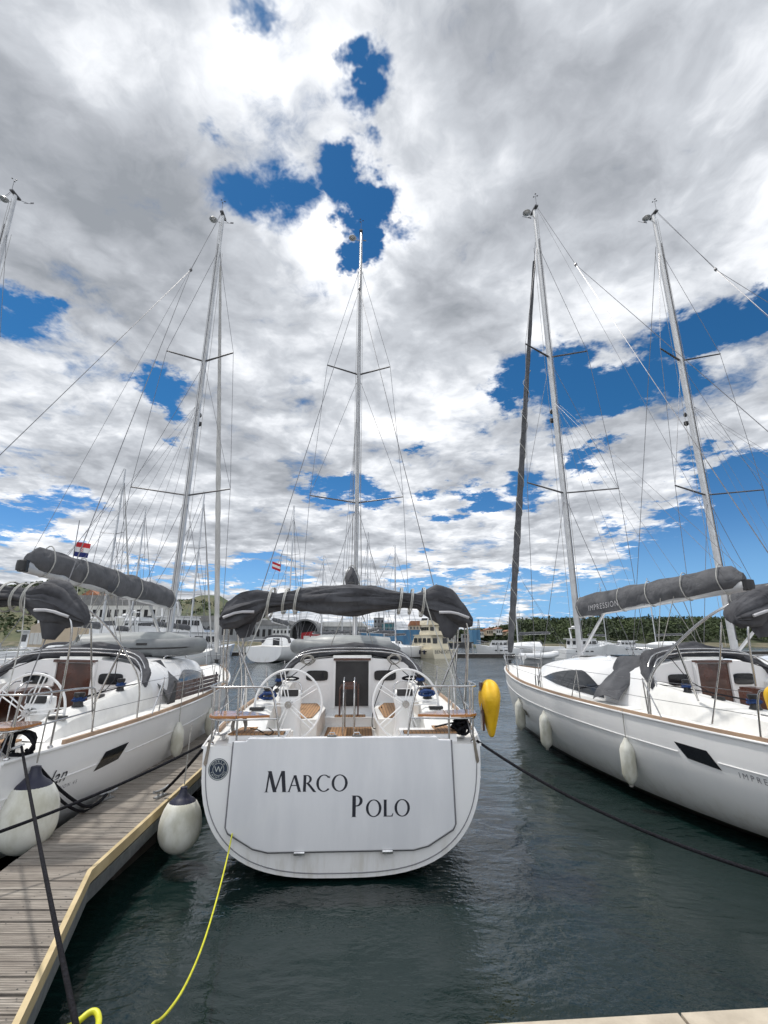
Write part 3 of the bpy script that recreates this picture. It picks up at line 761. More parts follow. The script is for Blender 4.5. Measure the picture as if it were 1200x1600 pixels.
    # bimini frame and its gathered canvas
    e = MB()
    for sd_ in (-1, 1):
        for dx, ds in ((0, 0), (-.05, .10)):
            e.tube([(sd_ * (1.97 + dx), 2.7 + ds, 1.55), (sd_ * (1.98 + dx), 2.65 + ds, 2.15), (sd_ * (1.93 + dx), 2.1 + ds, 2.62), (sd_ * (1.84 + dx), 1.4 + ds, 3.12), (sd_ * (1.6 + dx), .95 + ds, 3.38), (sd_ * 1.2, .8, 3.42)], .0135, 8, sm=2)
        e.tube([(sd_ * 1.80, .80, 2.19), (sd_ * 1.84, .74, 2.80), (sd_ * 1.82, .70, 3.10), (sd_ * 1.6, .72, 3.36), (sd_ * 1.2, .75, 3.40)], .0145, 8, sm=2)
        e.tube([(sd_ * 1.88, 1.55, 1.6), (sd_ * 1.90, 1.2, 2.5), (sd_ * 1.86, 1.1, 3.05)], .0125, 8)
        e.tube([(sd_ * 1.55, 2.1, 1.85), (sd_ * 1.93, 1.95, 2.72)], .017, 8)
    fr = e.build('bimini_frame', M['steel'], root, smooth=60)
    st = []
    for x, lo, hi, ry in ((-1.93, 3.02, 3.18, .10), (-1.84, 2.96, 3.34, .20), (-1.62, 2.98, 3.47, .26), (-1.38, 3.08, 3.55, .23), (-1.20, 3.22, 3.53, .19), (-1.08, 3.24, 3.50, .15), (-.88, 3.26, 3.53, .15), (-.72, 3.22, 3.55, .17), (-.35, 3.21, 3.61, .20), (0, 3.19, 3.63, .21), (.35, 3.22, 3.61, .20), (.72, 3.24, 3.55, .17), (.88, 3.27, 3.52, .14), (1.08, 3.26, 3.50, .14), (1.2, 3.16, 3.53, .20), (1.38, 3.06, 3.61, .24), (1.62, 3.0, 3.54, .25), (1.82, 3.0, 3.33, .20), (1.93, 3.02, 3.15, .10)):
        st.append(((x, .85, (lo + hi) / 2), ry, (hi - lo) / 2))
    bim = bundle('bimini_canvas', st, M['fab'], root, folds=1.6, seed=loc[0] * 2 + 1.3, N=56)
    e = MB()
    for sd_ in (-1, 1):
        sheet(e, [(sd_ * 1.80, .78, 3.12), (sd_ * 1.28, .72, 3.30), (sd_ * 1.46, .74, 2.84), (sd_ * 1.60, .78, 2.82)], amp=.05, sc=4, seed=sd_ * 3 + loc[0])
    e.build('canvas_flap', M['fab'], bim, smooth=60)
    e = MB()
    for x, lo, hi, ry in ((-1.2, 3.15, 3.55, .24), (-.98, 3.22, 3.54, .19), (-.80, 3.22, 3.56, .20), (.80, 3.22, 3.56, .20), (.97, 3.22, 3.54, .18), (1.15, 3.18, 3.56, .22)):
        c = (lo + hi) / 2
        for dx in (0, .022):
            e.tube([(x + dx + .03 * math.sin(a), .85 + (ry + .02) * math.cos(a), c + ((hi - lo) / 2 + .035) * math.sin(a)) for a in [k * math.pi / 10 for k in range(20)]], .009, 6, closed=True)
    for sd_ in (-1, 1):
        e.tube([(sd_ * 1.16, .64, 3.5), (sd_ * 1.24, .60, 3.15), (sd_ * 1.35, .5, 2.8), (sd_ * 1.52, .2, 2.2)], .008, 5, sm=1)
    e.build('canvas_strap', M['webbing'], bim, smooth=60)
    e = MB()
    for sd_ in (-1, 1):
        e.tube([(sd_ * 1.83, .60, 3.12), (sd_ * 1.6, .545, 3.2), (sd_ * 1.38, .58, 3.2)], .022, 6, sm=1)
    e.build('reflective_strip', M['lightink'], bim, smooth=60)
    rig(root, furl, boom_m=boom_m, bz=bz, **bk)
    return root, hull

# finger of text on a boat's side
def side_text(body, size, s0, z0, side, m, hull, shear=0., spacing=1., rise=0.):
    vs, fs = text_verts(body, size, shear=shear, spacing=spacing, off=.0)
    e = MB(); out = []
    for x, y, _ in vs:
        s = s0 + x * side; z = z0 + y + rise * x
        out.append((side * (hx(s, z) + .006), s, z))
    e.add(out, fs); return e.build('hull_lettering', m, hull)

HC = R(2.6); HL = R(1.7); HR = R(10.5)
YC, hullC = make_yacht('sailing_yacht', (-.52, 6.6, 0), HC, furl=None, boom_m='fab', bz=3.78, ba=3.6, be=2.6, ct=1.2)
tag(YC, 'white sailing yacht seen stern-on in the middle, its name lettered across the transom', 'sailing yacht')
YL, hullL = make_yacht('sailing_yacht', (-6.05, 5.75, 0), HL, furl='white', flap=[1], cut=True, woff=-.50)
YL.rotation_euler.y = R(.75)
tag(YL, 'white sailing yacht left of the wooden jetty, grey sail cover on its boom', 'sailing yacht')
YR, hullR = make_yacht('sailing_yacht', (7.12, 5.65, 0), HR, furl='dark', flap=[-1], cut=True, bz=3.76, ba=3.5, be=3.0, ct=1.02)
tag(YR, 'white sailing yacht on the right with dark furled headsail and lettered grey boom cover', 'sailing yacht')
for ch in [x for x in bpy.data.objects if x.parent == YR and x.name.startswith('bimini')]: ch.location.y = .72
# neighbours mostly outside the frame: one on each side
YF = copy_tree(YL); YF.rotation_euler.y = 0; YF.location = (11.3, 5.8, 0); YF.rotation_euler.z = R(8)
tag(YF, 'white sailing yacht at the right edge, only mast, rigging and part of its cabin showing', 'sailing yacht')
YG = copy_tree(YL); YG.rotation_euler.y = 0; YG.location = (-13.1, 4.9, 0); YG.rotation_euler.z = R(1)
tag(YG, 'sailing yacht at the left edge behind the jetty yacht, masthead cut by the frame', 'sailing yacht')
for Y_ in (YF, YG):
    for ch in [x for x in bpy.data.objects if x.parent == Y_ and (x.name.startswith('furled') or (Y_ == YG and x.name.startswith('forestay')))]:
        for c2 in [x for x in bpy.data.objects if x.parent == ch]: bpy.data.objects.remove(c2)
        bpy.data.objects.remove(ch)

# ---- transom door with the name
e = MB()
out = [(-1.38, 1.56), (-1.22, 1.565), (-1.20, 1.60), (1.20, 1.60), (1.22, 1.565), (1.38, 1.56), (1.40, .60), (1.37, .545), (1.06, .375), (.88, .335), (-.88, .335), (-1.06, .375), (-1.37, .545), (-1.40, .60)]
e.prism(out, 'y', -.05, .03)
door = e.build('swim_platform', M['door'], YC)
bv = door.modifiers.new('bevel', 'BEVEL'); bv.width = .014; bv.segments = 3
e = MB(); e.tube([(x * 1.006, -.004, z - .004) for x, z in ((1.38, 1.55), (1.40, .60), (1.37, .541), (1.06, .371), (.88, .331), (-.88, .331), (-1.06, .371), (-1.37, .541), (-1.40, .60), (-1.38, 1.55))], .017, 6); e.build('door_gasket', M['stripe'], door)
for x in (-.5, .56):
    e = MB(); e.box((x, -.058, .322), (.13, .05, .02)); e.tube([(x - .062, -.06, .335), (x + .062, -.06, .335)], .016, 8); e.build('hinge', M['steel'], door)
for x in (-.15, .17):
    e = MB(); e.box((x, -.0, 1.61), (.12, .06, .015)); e.tube([(x - .04, -.02, 1.62), (x - .03, -.02, 1.65), (x + .03, -.02, 1.65), (x + .04, -.02, 1.62)], .007, 6); e.build('latch', M['steel'], door)
for root_ in (YL, YR, YF, YG): copy_tree(door, root_)       # the sister boats carry the same platform, unlettered
# rim line of the transom
e = MB(); ring = [(x * .972, -.003, 1.5 - (1.5 - z) * .965) for x, y, z in hull_ring(0, 24)]
e.tube(ring, .006, 6); e.build('transom_trim', M['stripe'], YC)
# serif capitals
class Glyphs:
    def __init__(s): s.mb = MB(); s.k = 0
    def poly(s, pts):
        s.k += 1; y = -.0515 - (s.k % 7) * .0003
        s.mb.prism(pts, 'y', y, y + .0012)
    def stroke(s, x0, z0, x1, z1, w):
        s.poly([(x0 - w / 2, z0), (x0 + w / 2, z0), (x1 + w / 2, z1), (x1 - w / 2, z1)])
    def serif(s, x, z, w, h, up):
        t = .035 * h
        if up: s.poly([(x - w / 2, z), (x + w / 2, z), (x + w * .2, z - t * .55), (x + w * .14, z - t * 2), (x - w * .14, z - t * 2), (x - w * .2, z - t * .55)])
        else: s.poly([(x - w / 2, z), (x + w / 2, z), (x + w * .2, z + t * .55), (x + w * .14, z + t * 2), (x - w * .14, z + t * 2), (x - w * .2, z + t * .55)])
    def ring(s, cx, cz, rx, rz, thick, thin, a0=0, a1=360, tilt=0):
        n = 40; prev = None
        for i in range(n + 1):
            a = R(a0 + (a1 - a0) * i / n); ca, sa = math.cos(a), math.sin(a)
            o = (cx + rx * ca, cz + rz * sa); q = (cx + (rx - thick) * math.copysign(abs(ca) ** 1.0, ca), cz + (rz - thin) * sa)
            if prev: s.mb.prism([prev[0], o, q, prev[1]], 'y', -.0518, -.0506)
            prev = (o, q)
    def draw(s, ch, x, z, h):
        T, t = .158 * h, .065 * h
        if ch == 'M':
            w = .98 * h
            s.stroke(x + .10*h, z, x + .20*h, z + h, t * 1.1); s.stroke(x + .47*h, z, x + .21*h, z + h, T); s.stroke(x + .47*h, z, x + .76*h, z + h, t * 1.1); s.stroke(x + .88*h, z, x + .79*h, z + h, T)
            s.serif(x + .10*h, z, .22*h, h, False); s.serif(x + .88*h, z, .26*h, h, False); s.serif(x + .17*h, z + h, .16*h, h, True); s.serif(x + .80*h, z + h, .16*h, h, True)
        elif ch == 'A':
            w = .80 * h
            s.stroke(x + .10*h, z, x + .39*h, z + h, t * 1.15); s.stroke(x + .70*h, z, x + .41*h, z + h, T); s.poly([(x + .2*h, z + .36*h), (x + .60*h, z + .36*h), (x + .59*h, z + .41*h), (x + .21*h, z + .41*h)])
            s.serif(x + .10*h, z, .22*h, h, False); s.serif(x + .70*h, z, .26*h, h, False)
        elif ch in 'RP':
            w = .72 * h if ch == 'R' else .64 * h
            s.stroke(x + .14*h, z, x + .14*h, z + h, T); s.serif(x + .14*h, z, .28*h, h, False); s.serif(x + .11*h, z + h, .2*h, h, True)
            s.ring(x + .26*h, z + .745*h, .27*h, .255*h, .135*h, .055*h, -90, 90)
            s.poly([(x + .14*h, z + h), (x + .27*h, z + h), (x + .27*h, z + .952*h), (x + .14*h, z + .952*h)]); s.poly([(x + .14*h, z + .538*h), (x + .27*h, z + .538*h), (x + .27*h, z + .49*h), (x + .14*h, z + .49*h)])
            if ch == 'R': s.stroke(x + .72*h, z - .02*h, x + .32*h, z + .5*h, T)
        elif ch == 'C':
            w = .84 * h; s.ring(x + .47*h, z + .5*h, .43*h, .52*h, .14*h, .055*h, 42, 318)
            s.poly([(x + .76*h, z + .80*h), (x + .80*h, z + .80*h), (x + .80*h, z + .98*h), (x + .77*h, z + .90*h)])
        elif ch == 'O':
            w = .98 * h; s.ring(x + .48*h, z + .5*h, .45*h, .52*h, .145*h, .055*h)
        elif ch == 'L':
            w = .62 * h; s.stroke(x + .14*h, z, x + .14*h, z + h, T); s.serif(x + .14*h, z + h, .26*h, h, True); s.serif(x + .1*h, z, .2*h, h, False)
            s.poly([(x + .14*h, z), (x + .56*h, z), (x + .61*h, z + .2*h), (x + .58*h, z + .2*h), (x + .50*h, z + .05*h), (x + .14*h, z + .05*h)])
        return w
def write_name(word, x0, x1, z, h1, h2, name):
    gg = Glyphs(); x = 0.                      # first capital larger, then fitted to the width
    for i, ch in enumerate(word):
        h = h1 if i == 0 else h2
        x += gg.draw(ch, x, z, h) + .03 * h2
    k = (x1 - x0) / (x - .03 * h2)
    gg.mb.v = [(x0 + a * k, b, c) for a, b, c in gg.mb.v]
    gg.mb.build(name, M['ink'], door)
write_name('MARCO', -.965, .075, .985, .235, .185, 'name_lettering')
write_name('POLO', .11, .85, .70, .235, .185, 'name_lettering')
# round badge on the port quarter of the transom
def disc(e, cx, cz, r, y, mi=0, n=40, r0=0.):
    if r0 == 0: e.prism([(cx + r * math.cos(k * 2 * math.pi / n), cz + r * math.sin(k * 2 * math.pi / n)) for k in range(n)], 'y', y, y + .002, mi)
    else:
        for k in range(n):
            a, b = k * 2 * math.pi / n, (k + 1) * 2 * math.pi / n
            e.prism([(cx + r * math.cos(a), cz + r * math.sin(a)), (cx + r * math.cos(b), cz + r * math.sin(b)), (cx + r0 * math.cos(b), cz + r0 * math.sin(b)), (cx + r0 * math.cos(a), cz + r0 * math.sin(a))], 'y', y, y + .002, mi)
bx_, bz_ = -1.555, 1.235
e = MB(); disc(e, bx_, bz_, .125, -.004, 0); disc(e, bx_, bz_, .118, -.0065, 1, r0=.110); disc(e, bx_, bz_, .070, -.0065, 1, r0=.066); 
badge = e.build('round_badge', [M['badge'], M['badgel']], YC)
e = MB()
def arc_text(word, r, a_mid, step, up):
    for i, ch in enumerate(word):
        a = R(a_mid + (-(i - (len(word) - 1) / 2) * step if up else (i - (len(word) - 1) / 2) * step))
        vs, fs = text_verts(ch, .036); cxm = (max(v[0] for v in vs) + min(v[0] for v in vs)) / 2
        rot = a - math.pi / 2 if up else a + math.pi / 2; o = []
        for x, y, _ in vs:
            x -= cxm; y -= .012
            o.append((bx_ + r * math.cos(a) + x * math.cos(rot) - y * math.sin(rot), -.0075, bz_ + r * math.sin(a) + x * math.sin(rot) + y * math.cos(rot)))
        e.add(o, fs)
arc_text('WORLD', .090, 90, 24, True); arc_text('YACHTING', .090, 270, 19, False)
vs, fs = text_verts('W', .095, off=.0); cxm = (max(v[0] for v in vs)) / 2; e.add([(bx_ + x - cxm, -.0075, bz_ + y - .030) for x, y, _ in vs], fs)
e.build('badge_lettering', M['badgel'], badge)

# hull and boom lettering
side_text('elan', .24, .62, 1.06, 1, M['ink'], hullL, shear=.35, spacing=1.05)
side_text('IMPRESSION 45', .065, .66, .96, 1, M['stripe'], hullL, spacing=1.5)
side_text('IMPRESSION 45', .105, 1.86, .99, -1, M['stripe'], hullR, spacing=1.5)
def boom_text(body, size, t0, side, m, root, dz, spacing=1.2, shear=0):
    A = Vector((0, MS - .18, 3.75 if root == YL else 3.5)); Bq = Vector((0, 2.15 if root == YL else 3.0, 4.0 if root == YL else 3.74)); d = (Bq - A).normalized(); L = (Bq - A).length
    vs, fs = text_verts(body, size, spacing=spacing, shear=shear); e = MB(); o = []
    wdt = max(v[0] for v in vs)
    for x, y, _ in vs:
        c = A + d * (t0 * L + (x if side < 0 else wdt - x)); o.append((side * .168, c.y, c.z + y + dz))
    e.add(o, fs); e.build('cover_lettering', m, [x for x in bpy.data.objects if x.parent == root and x.name.startswith('boom_cover')][0])
boom_text('IMPRESSION', .20, .13, -1, M['lightink'], YR, .03)
boom_text('elan yachting', .12, .40, -1, M['ink'], YR, -.04, shear=.3)
boom_text('elan', .22, .55, 1, M['ink'], YL, -.06, shear=.3)

# ------------------------------------------------------------------ water
def water_mat():
    m = bpy.data.materials.new('harbour_water'); m.use_nodes = True
    t = NT(m.node_tree); b = t.n['Principled BSDF']
    tc = t.new('ShaderNodeTexCoord'); v = tc.outputs['Object']
    n0 = t.noise(v, .35, 3, .5)
    t.l.new(t.mix(n0, (.002, .009, .009), (.005, .017, .015)), b.inputs['Base Color'])
    b.inputs['Roughness'].default_value = .04; b.inputs['IOR'].default_value = 1.5
    wv = t.vm('MULTIPLY', v, (1.0, 1.5, 1))
    wv = t.vm('ADD', wv, t.vm('SCALE', t.noise(v, .6, 3, .5, color=True), .8))
    rip = t.noise(wv, 3.2, 5, .55); sw = t.noise(wv, .9, 3, .5); fine = t.noise(t.vm('MULTIPLY', v, (1, 1.6, 1)), 11, 3, .5)
    patch = t.mapr(t.noise(v, .22, 3, .55), .38, .62, .1, 1.7)
    sx = t.new('ShaderNodeSeparateXYZ'); t.l.new(v, sx.inputs[0])
    calm = t.mapr(sx.outputs[1], 5., 40., .46, 1.)          # sheltered by the quay and the moored hulls
    h = t.m('ADD', t.m('MULTIPLY', rip, .036), t.m('MULTIPLY', sw, .15))
    h = t.m('ADD', h, t.m('MULTIPLY', t.m('MULTIPLY', fine, patch), .016))
    h = t.m('MULTIPLY', h, calm)
    bn = t.new('ShaderNodeBump'); bn.inputs['Strength'].default_value = 1.; bn.inputs['Distance'].default_value = 1.
    t.l.new(h, bn.inputs['Height']); t.l.new(bn.outputs[0], b.inputs['Normal'])
    return m
e = MB(); e.add([(-900, -60, 0), (900, -60, 0), (900, 1500, 0), (-900, 1500, 0)], [(0, 1, 2, 3)])
tag(e.build('water', water_mat()), kind='structure')
e = MB(); e.add([(-3000, -300, -4), (3000, -300, -4), (3000, 5000, -4), (-3000, 5000, -4)], [(0, 1, 2, 3)])
tag(e.build('seabed', M['boot']), kind='structure')

# ------------------------------------------------------------------ quay and jetty
conc = mat('concrete_quay', (.36, .33, .28), (.26, .24, .20), 4, .85, bump=.5, bscale=40)
e = MB(); out = [(-3.0, 2.25), (.55, 2.50), (1.73, 2.59), (9, 3.12), (9, -20), (-9, -20), (-9, 1.85)]
e.prism(out, 'z', -3, 1.12); tag(e.build('quay', conc), kind='structure')
e = MB()
for i in range(12):
    x0 = -6 + i * 1.22; x1 = x0 + 1.205; f = lambda x: 2.475 + .0735 * x
    e.prism([(x0, f(x0) + .03), (x1, f(x1) + .03), (x1, f(x1) - .42), (x0, f(x0) - .42)], 'z', 1.121, 1.20)
cop = e.build('coping', mat('coping_stone', (.50, .44, .35), (.38, .33, .26), 5, .85, bump=.4, bscale=50)); tag(cop, kind='structure')

def jetty_mat():
    m = bpy.data.materials.new('weathered_planks'); m.use_nodes = True
    t = NT(m.node_tree); b = t.n['Principled BSDF']
    tc = t.new('ShaderNodeTexCoord'); v = tc.outputs['Object']; s = t.new('ShaderNodeSeparateXYZ'); t.l.new(v, s.inputs[0])
    pid = t.m('FLOOR', t.m('DIVIDE', s.outputs[1], .165)); wn = t.new('ShaderNodeTexWhiteNoise'); wn.noise_dimensions = '1D'; t.l.new(pid, wn.inputs['W'])
    grain = t.noise(t.vm('ADD', t.vm('MULTIPLY', v, (1.0, 22, 1)), t.vm('SCALE', wn.outputs['Color'], 9)), 3, 6, .65)
    base = t.mix(t.mapr(grain, .32, .68), (.48, .435, .38), (.16, .143, .122))
    base = t.mix(t.m('MULTIPLY', wn.outputs[0], .6), base, (.19, .16, .135))
    blot = t.mapr(t.noise(v, 2.1, 4, .6), .55, .75)
    base = t.mix(t.m('MULTIPLY', blot, .4), base, (.12, .11, .10))
    rib = t.m('SINE', t.m('MULTIPLY', s.outputs[1], 2 * math.pi / .0236))
    base = t.mix(t.mapr(rib, .3, -.9, 0., .55), base, (.07, .062, .055))
    t.l.new(base, b.inputs['Base Color']); b.inputs['Roughness'].default_value = .85
    bn = t.new('ShaderNodeBump'); bn.inputs['Strength'].default_value = .7; bn.inputs['Distance'].default_value = .005
    t.l.new(t.m('ADD', rib, t.m('MULTIPLY', grain, 2.)), bn.inputs['Height']); t.l.new(bn.outputs[0], b.inputs['Normal'])
    return m
JZ = .58
jet = empty('jetty', (-3.2, 3.0, 0)); tag(jet, 'narrow jetty of weathered grey planks with a cream edge strip', 'jetty')
def jl(y):     # left edge
    return -3.42 + (y - 2.6) * (-4.32 + 3.42) / (9.0 - 2.6) if y < 9 else -4.32 - (y - 9) * .03
def jr(y):     # right edge
    if y < 5.45: return -2.165 + (y - 3.49) * (-2.90 + 2.165) / (5.45 - 3.49)
    return -2.90 - (y - 5.45) * .084
e = MB(); y = 2.45; rnd = random.Random(3)
while y < 12.6:
    w_ = .148; j = rnd.uniform(-.004, .004); z = JZ + rnd.uniform(-.006, .004)
    a = [(jl(y) + j, y), (jr(y) - .05, y), (jr(y + w_) - .05, y + w_), (jl(y + w_) + j, y + w_)]
    e.prism([(p[0] + 3.2, p[1] - 3.0) for p in a], 'z', z - .035, z); y += .165
e.build('planking', jetty_mat(), jet)
e = MB(); y = 2.45
while y < 9.5:
    for xx in (jl(y) + .10, jl(y) + .62, jr(y) - .14):
        for dy in (.035, .112): e.add([(xx + 3.2 + .006 * math.cos(q * 1.047), y + dy - 3.0 + .006 * math.sin(q * 1.047), JZ + .0055) for q in range(6)], [(0, 1, 2, 3, 4, 5)])
    y += .165
tag(e.build('screws', M['black'], jet), kind='stuff')

def strip(fn, o0, o1, z0, z1, ys, name, m):
    e = MB(); rr = []
    for y in ys:
        x = fn(y); rr.append([(x + o0 + 3.2, y - 3, z0), (x + o1 + 3.2, y - 3, z0), (x + o1 + 3.2, y - 3, z1), (x + o0 + 3.2, y - 3, z1)])
    e.loft(rr); return e.build(name, m, jet)
strip(jr, -.048, -.004, JZ - .10, JZ + .012, (2.3, 3.49, 5.45, 12.65), 'edge_strip', M['cream'])
strip(jr, -.07, -.015, JZ - .27, JZ - .125, (2.3, 3.49, 5.45, 12.65), 'side_beam', M['galv'])
strip(jl, .0, .06, JZ - .30, JZ - .038, (2.3, 5.45, 9, 12.65), 'side_beam', M['galv'])
e = MB()
for yy in (4.2, 7.2, 10.6):
    e.box((jl(yy) + .50 + 3.2, yy - 3, .0), (.6, 1.1, .6))
e.build('float', M['boot'], jet)
def cleat(x, y, z, rot, label):
    r = empty('mooring_cleat', (x, y, z), rot); tag(r, label, 'cleat', 'cleats on the jetty')
    e = MB(); e.box((0, 0, .008), (.22, .08, .016)); e.build('base_plate', M['galv'], r)
    e = MB(); e.tube([(-.05, 0, .01), (-.05, 0, .075)], .016, 10); e.tube([(.05, 0, .01), (.05, 0, .075)], .016, 10); e.build('post', M['galv'], r, smooth=50)
    e = MB(); e.tube([(-.17, 0, .10), (-.10, 0, .082), (0, 0, .08), (.10, 0, .082), (.17, 0, .10)], .018, 10, sm=1); e.build('horn', M['galv'], r, smooth=50)
cleat(-4.00, 7.62, JZ + .003, R(70), 'galvanised cleat on the jetty edge beside the left yacht')
cleat(-3.28, 7.75, JZ + .003, R(80), 'galvanised cleat on the jetty edge nearest the middle yacht')

# ------------------------------------------------------------------ ropes
def rope(pts, r, m, label, cat='rope', name='mooring_line', sag=0., n=26):
    P_ = []
    for i in range(len(pts) - 1):
        a, b = Vector(pts[i]), Vector(pts[i + 1])
        for k in range(n):
            t = k / n; p = a.lerp(b, t); p.z -= sag * 4 * t * (1 - t) / (len(pts) - 1); P_.append(p)
    P_.append(Vector(pts[-1]))
    e = MB(); e.tube(P_, r, 7); o = e.build(name, m, smooth=60); tag(o, label, cat); return o
rope([(1.22, 6.75, 1.52), (4.6, 2.82, 1.22)], .017, M['blackrope'], 'black mooring rope from the middle yacht over open water to the right', sag=.42)
rope([(-2.27, 6.82, 1.55), (-2.45, 6.9, 1.36), (-3.22, 7.72, .66)], .020, M['blackrope'], 'short black rope from the middle yacht to the jetty cleat', sag=.03)
rope([(-4.30, 6.2, 1.53), (-3.92, 6.9, .72), (-3.98, 7.58, .66)], .020, M['blackrope'], 'doubled black rope from the left yacht down to the jetty cleat', sag=.12)
rope([(-4.26, 6.24, 1.50), (-3.98, 6.85, .69), (-4.02, 7.66, .66)], .018, M['blackrope'], 'slacker second black rope between left yacht and jetty cleat', sag=.2)
rope([(-5.8, 2.15, 1.15), (-2.32, 6.85, 1.5)], .016, M['blackrope'], 'long black rope crossing low over the jetty to the middle yacht', sag=.34)
rope([(-4.36, 6.2, 1.56), (-1.16, 2.45, .97)], .0145, M['blackrope'], 'thick black rope slanting across the jetty down to the quay', sag=.03)
e = MB()
pts = [(-4.34 + .16 * math.cos(a) * (1 + .2 * math.sin(a * .7)), 6.15 + .05 * math.sin(a * 1.3), 1.60 + .13 * math.sin(a)) for a in [k * .45 for k in range(60)]]
e.tube(pts, .019, 6); tag(e.build('rope_coil', M['blackrope'], smooth=60), 'tangle of black rope on the stern corner of the left yacht', 'rope')
e = MB(); rnd = random.Random(5); pts = []
for k in range(70):
    pts.append((1.05 + rnd.uniform(-.13, .13), 7.0 + rnd.uniform(-.15, .15), 1.56 + rnd.uniform(0, .20)))
e.tube(pts, .017, 6, sm=1); tag(e.build('rope_coil', M['blackrope'], smooth=60), 'heap of black rope on the right stern corner of the middle yacht', 'rope')
e = MB(); rnd = random.Random(6); pts = []
for k in range(46):
    a = k * .55; pts.append((-1.98 + .09 * math.cos(a) + rnd.uniform(-.02, .02), 6.98 + .02 * math.sin(k), 1.66 + .15 * math.sin(a)))
e.tube(pts, .013, 6, sm=1); tag(e.build('rope_coil', M['greyrope'], smooth=60), 'hank of pale grey rope on the left stern corner of the middle yacht', 'rope')
def yc(x, y, z): c, sn = math.cos(HC), math.sin(HC); return (-.52 + x * c - y * sn, 6.6 + x * sn + y * c, z)
def knot(c, sx, sy, sz, n, r, m, label, seed, name='rope_coil'):
    rnd = random.Random(seed); e = MB(); pts = []
    for k in range(n):
        a = k * .9; pts.append((c[0] + sx * math.cos(a) * rnd.uniform(.5, 1), c[1] + sy * math.sin(a * .8) * rnd.uniform(.4, 1), c[2] + sz * math.sin(a) * rnd.uniform(.5, 1)))
    e.tube(pts, r, 6, sm=2); tag(e.build(name, m, smooth=60), label, 'rope')
knot(yc(-1.30, 1.62, 1.92), .16, .12, .06, 34, .012, M['bluerope'], 'blue rope bundle behind the left wheel of the middle yacht', 21)
knot(yc(1.32, 1.75, 1.94), .18, .12, .06, 36, .012, M['bluerope'], 'blue rope bundle behind the right wheel of the middle yacht', 22)
knot(yc(-.92, 3.95, 2.38), .17, .05, .13, 30, .010, M['greyrope'], 'pale rope hank hanging left of the middle yacht companionway', 23)
knot(yc(.92, 3.95, 2.40), .17, .05, .13, 30, .010, M['greyrope'], 'pale rope hank hanging right of the middle yacht companionway', 24)
knot(yc(-1.18, 3.3, 2.06), .20, .05, .045, 26, .014, M['blackrope'], 'black rope loops on the left coaming of the middle yacht', 25)
knot(yc(1.20, 3.3, 2.06), .20, .05, .045, 26, .014, M['blackrope'], 'black rope loops on the right coaming of the middle yacht', 26)
def plain(pts, r, m, label, name='loose_line'):
    e = MB(); e.tube(pts, r, 6, sm=3); tag(e.build(name, m, smooth=60), label, 'rope')
plain([yc(.62, 3.2, 1.55), yc(.58, 3.0, 1.30), yc(.50, 2.9, 1.18), yc(.42, 3.0, 1.22), yc(.45, 3.15, 1.5), yc(.60, 3.4, 1.85), yc(.85, 3.8, 2.3)], .009, M['blackrope'], 'thin dark line looping down beside the middle yacht companionway')
plain([yc(-1.3, .5, 1.62), yc(-1.15, .35, 1.63), yc(-1.0, .16, 1.58), yc(-.9, .14, 1.63), yc(-1.05, .5, 1.625)], .007, M['blackrope'], 'thin dark line curling over the left helm seat of the middle yacht')
plain([yc(1.25, .45, 1.63), yc(1.35, .30, 1.68), yc(1.5, .25, 1.72), yc(1.6, .35, 1.66), yc(1.62, .6, 1.54)], .012, M['blackrope'], 'black hose arching over the right helm seat of the middle yacht')
# yellow shore cable
e = MB(); e.tube([(-1.84, 6.54, .56), (-1.76, 6.1, .40), (-1.56, 5.0, .30), (-1.33, 3.9, .55), (-1.17, 3.1, .86), (-1.0, 2.5, 1.225), (-.9, 2.0, 1.225), (-1.2, 1.2, 1.225)], .0085, 7, sm=3); tag(e.build('shore_cable', M['hose'], smooth=60), 'thin yellow cable running from the middle transom over the water to the quay', 'cable')
e = MB(); e.tube([(-1.60, 2.40, 1.22), (-1.60, 2.70, 1.05), (-1.57, 2.95, .92), (-1.51, 3.05, .95), (-1.43, 2.97, .93), (-1.36, 2.72, 1.0), (-1.34, 2.40, 1.22)], .015, 10, sm=3)
tag(e.build('hose', M['hose'], smooth=60), 'thick yellow hose looping over the quay edge at bottom left', 'hose')

# ------------------------------------------------------------------ fenders
def ball_fender(loc, s, label):
    r = empty('ball_fender', loc); r.scale = (s, s, s); tag(r, label, 'fender', 'round fenders with navy tops')
    e = MB(); prof = [(.001, -.36)] + [(.27 * math.cos(a), -.09 + .27 * math.sin(a)) for a in [R(-80 + 10 * k) for k in range(9)]] + [(.268, .0), (.255, .08), (.228, .16), (.185, .235), (.13, .27)]
    e.lathe(prof, n=32); e.build('body', M['fender'], r, smooth=60)
    e = MB(); e.lathe([(.178, .235), (.15, .268), (.11, .295), (.07, .33), (.05, .37), (.045, .42), (.001, .43)], n=28); e.build('cap', M['navy'], r, smooth=50)
    e = MB(); e.tube([(0, 0, .45), (0, .03, 1.0 / s), (0, .06, 1.5 / s - .35)], .008, 6); e.build('line', M['greyrope'], r)
ball_fender((-4.14, 6.2, .86), 1.16, 'round white fender with navy top hanging at the left yacht stern')
ball_fender((-2.66, 7.0, .50), .98, 'round white fender with navy top between the jetty and middle yacht')
cyl_src = []
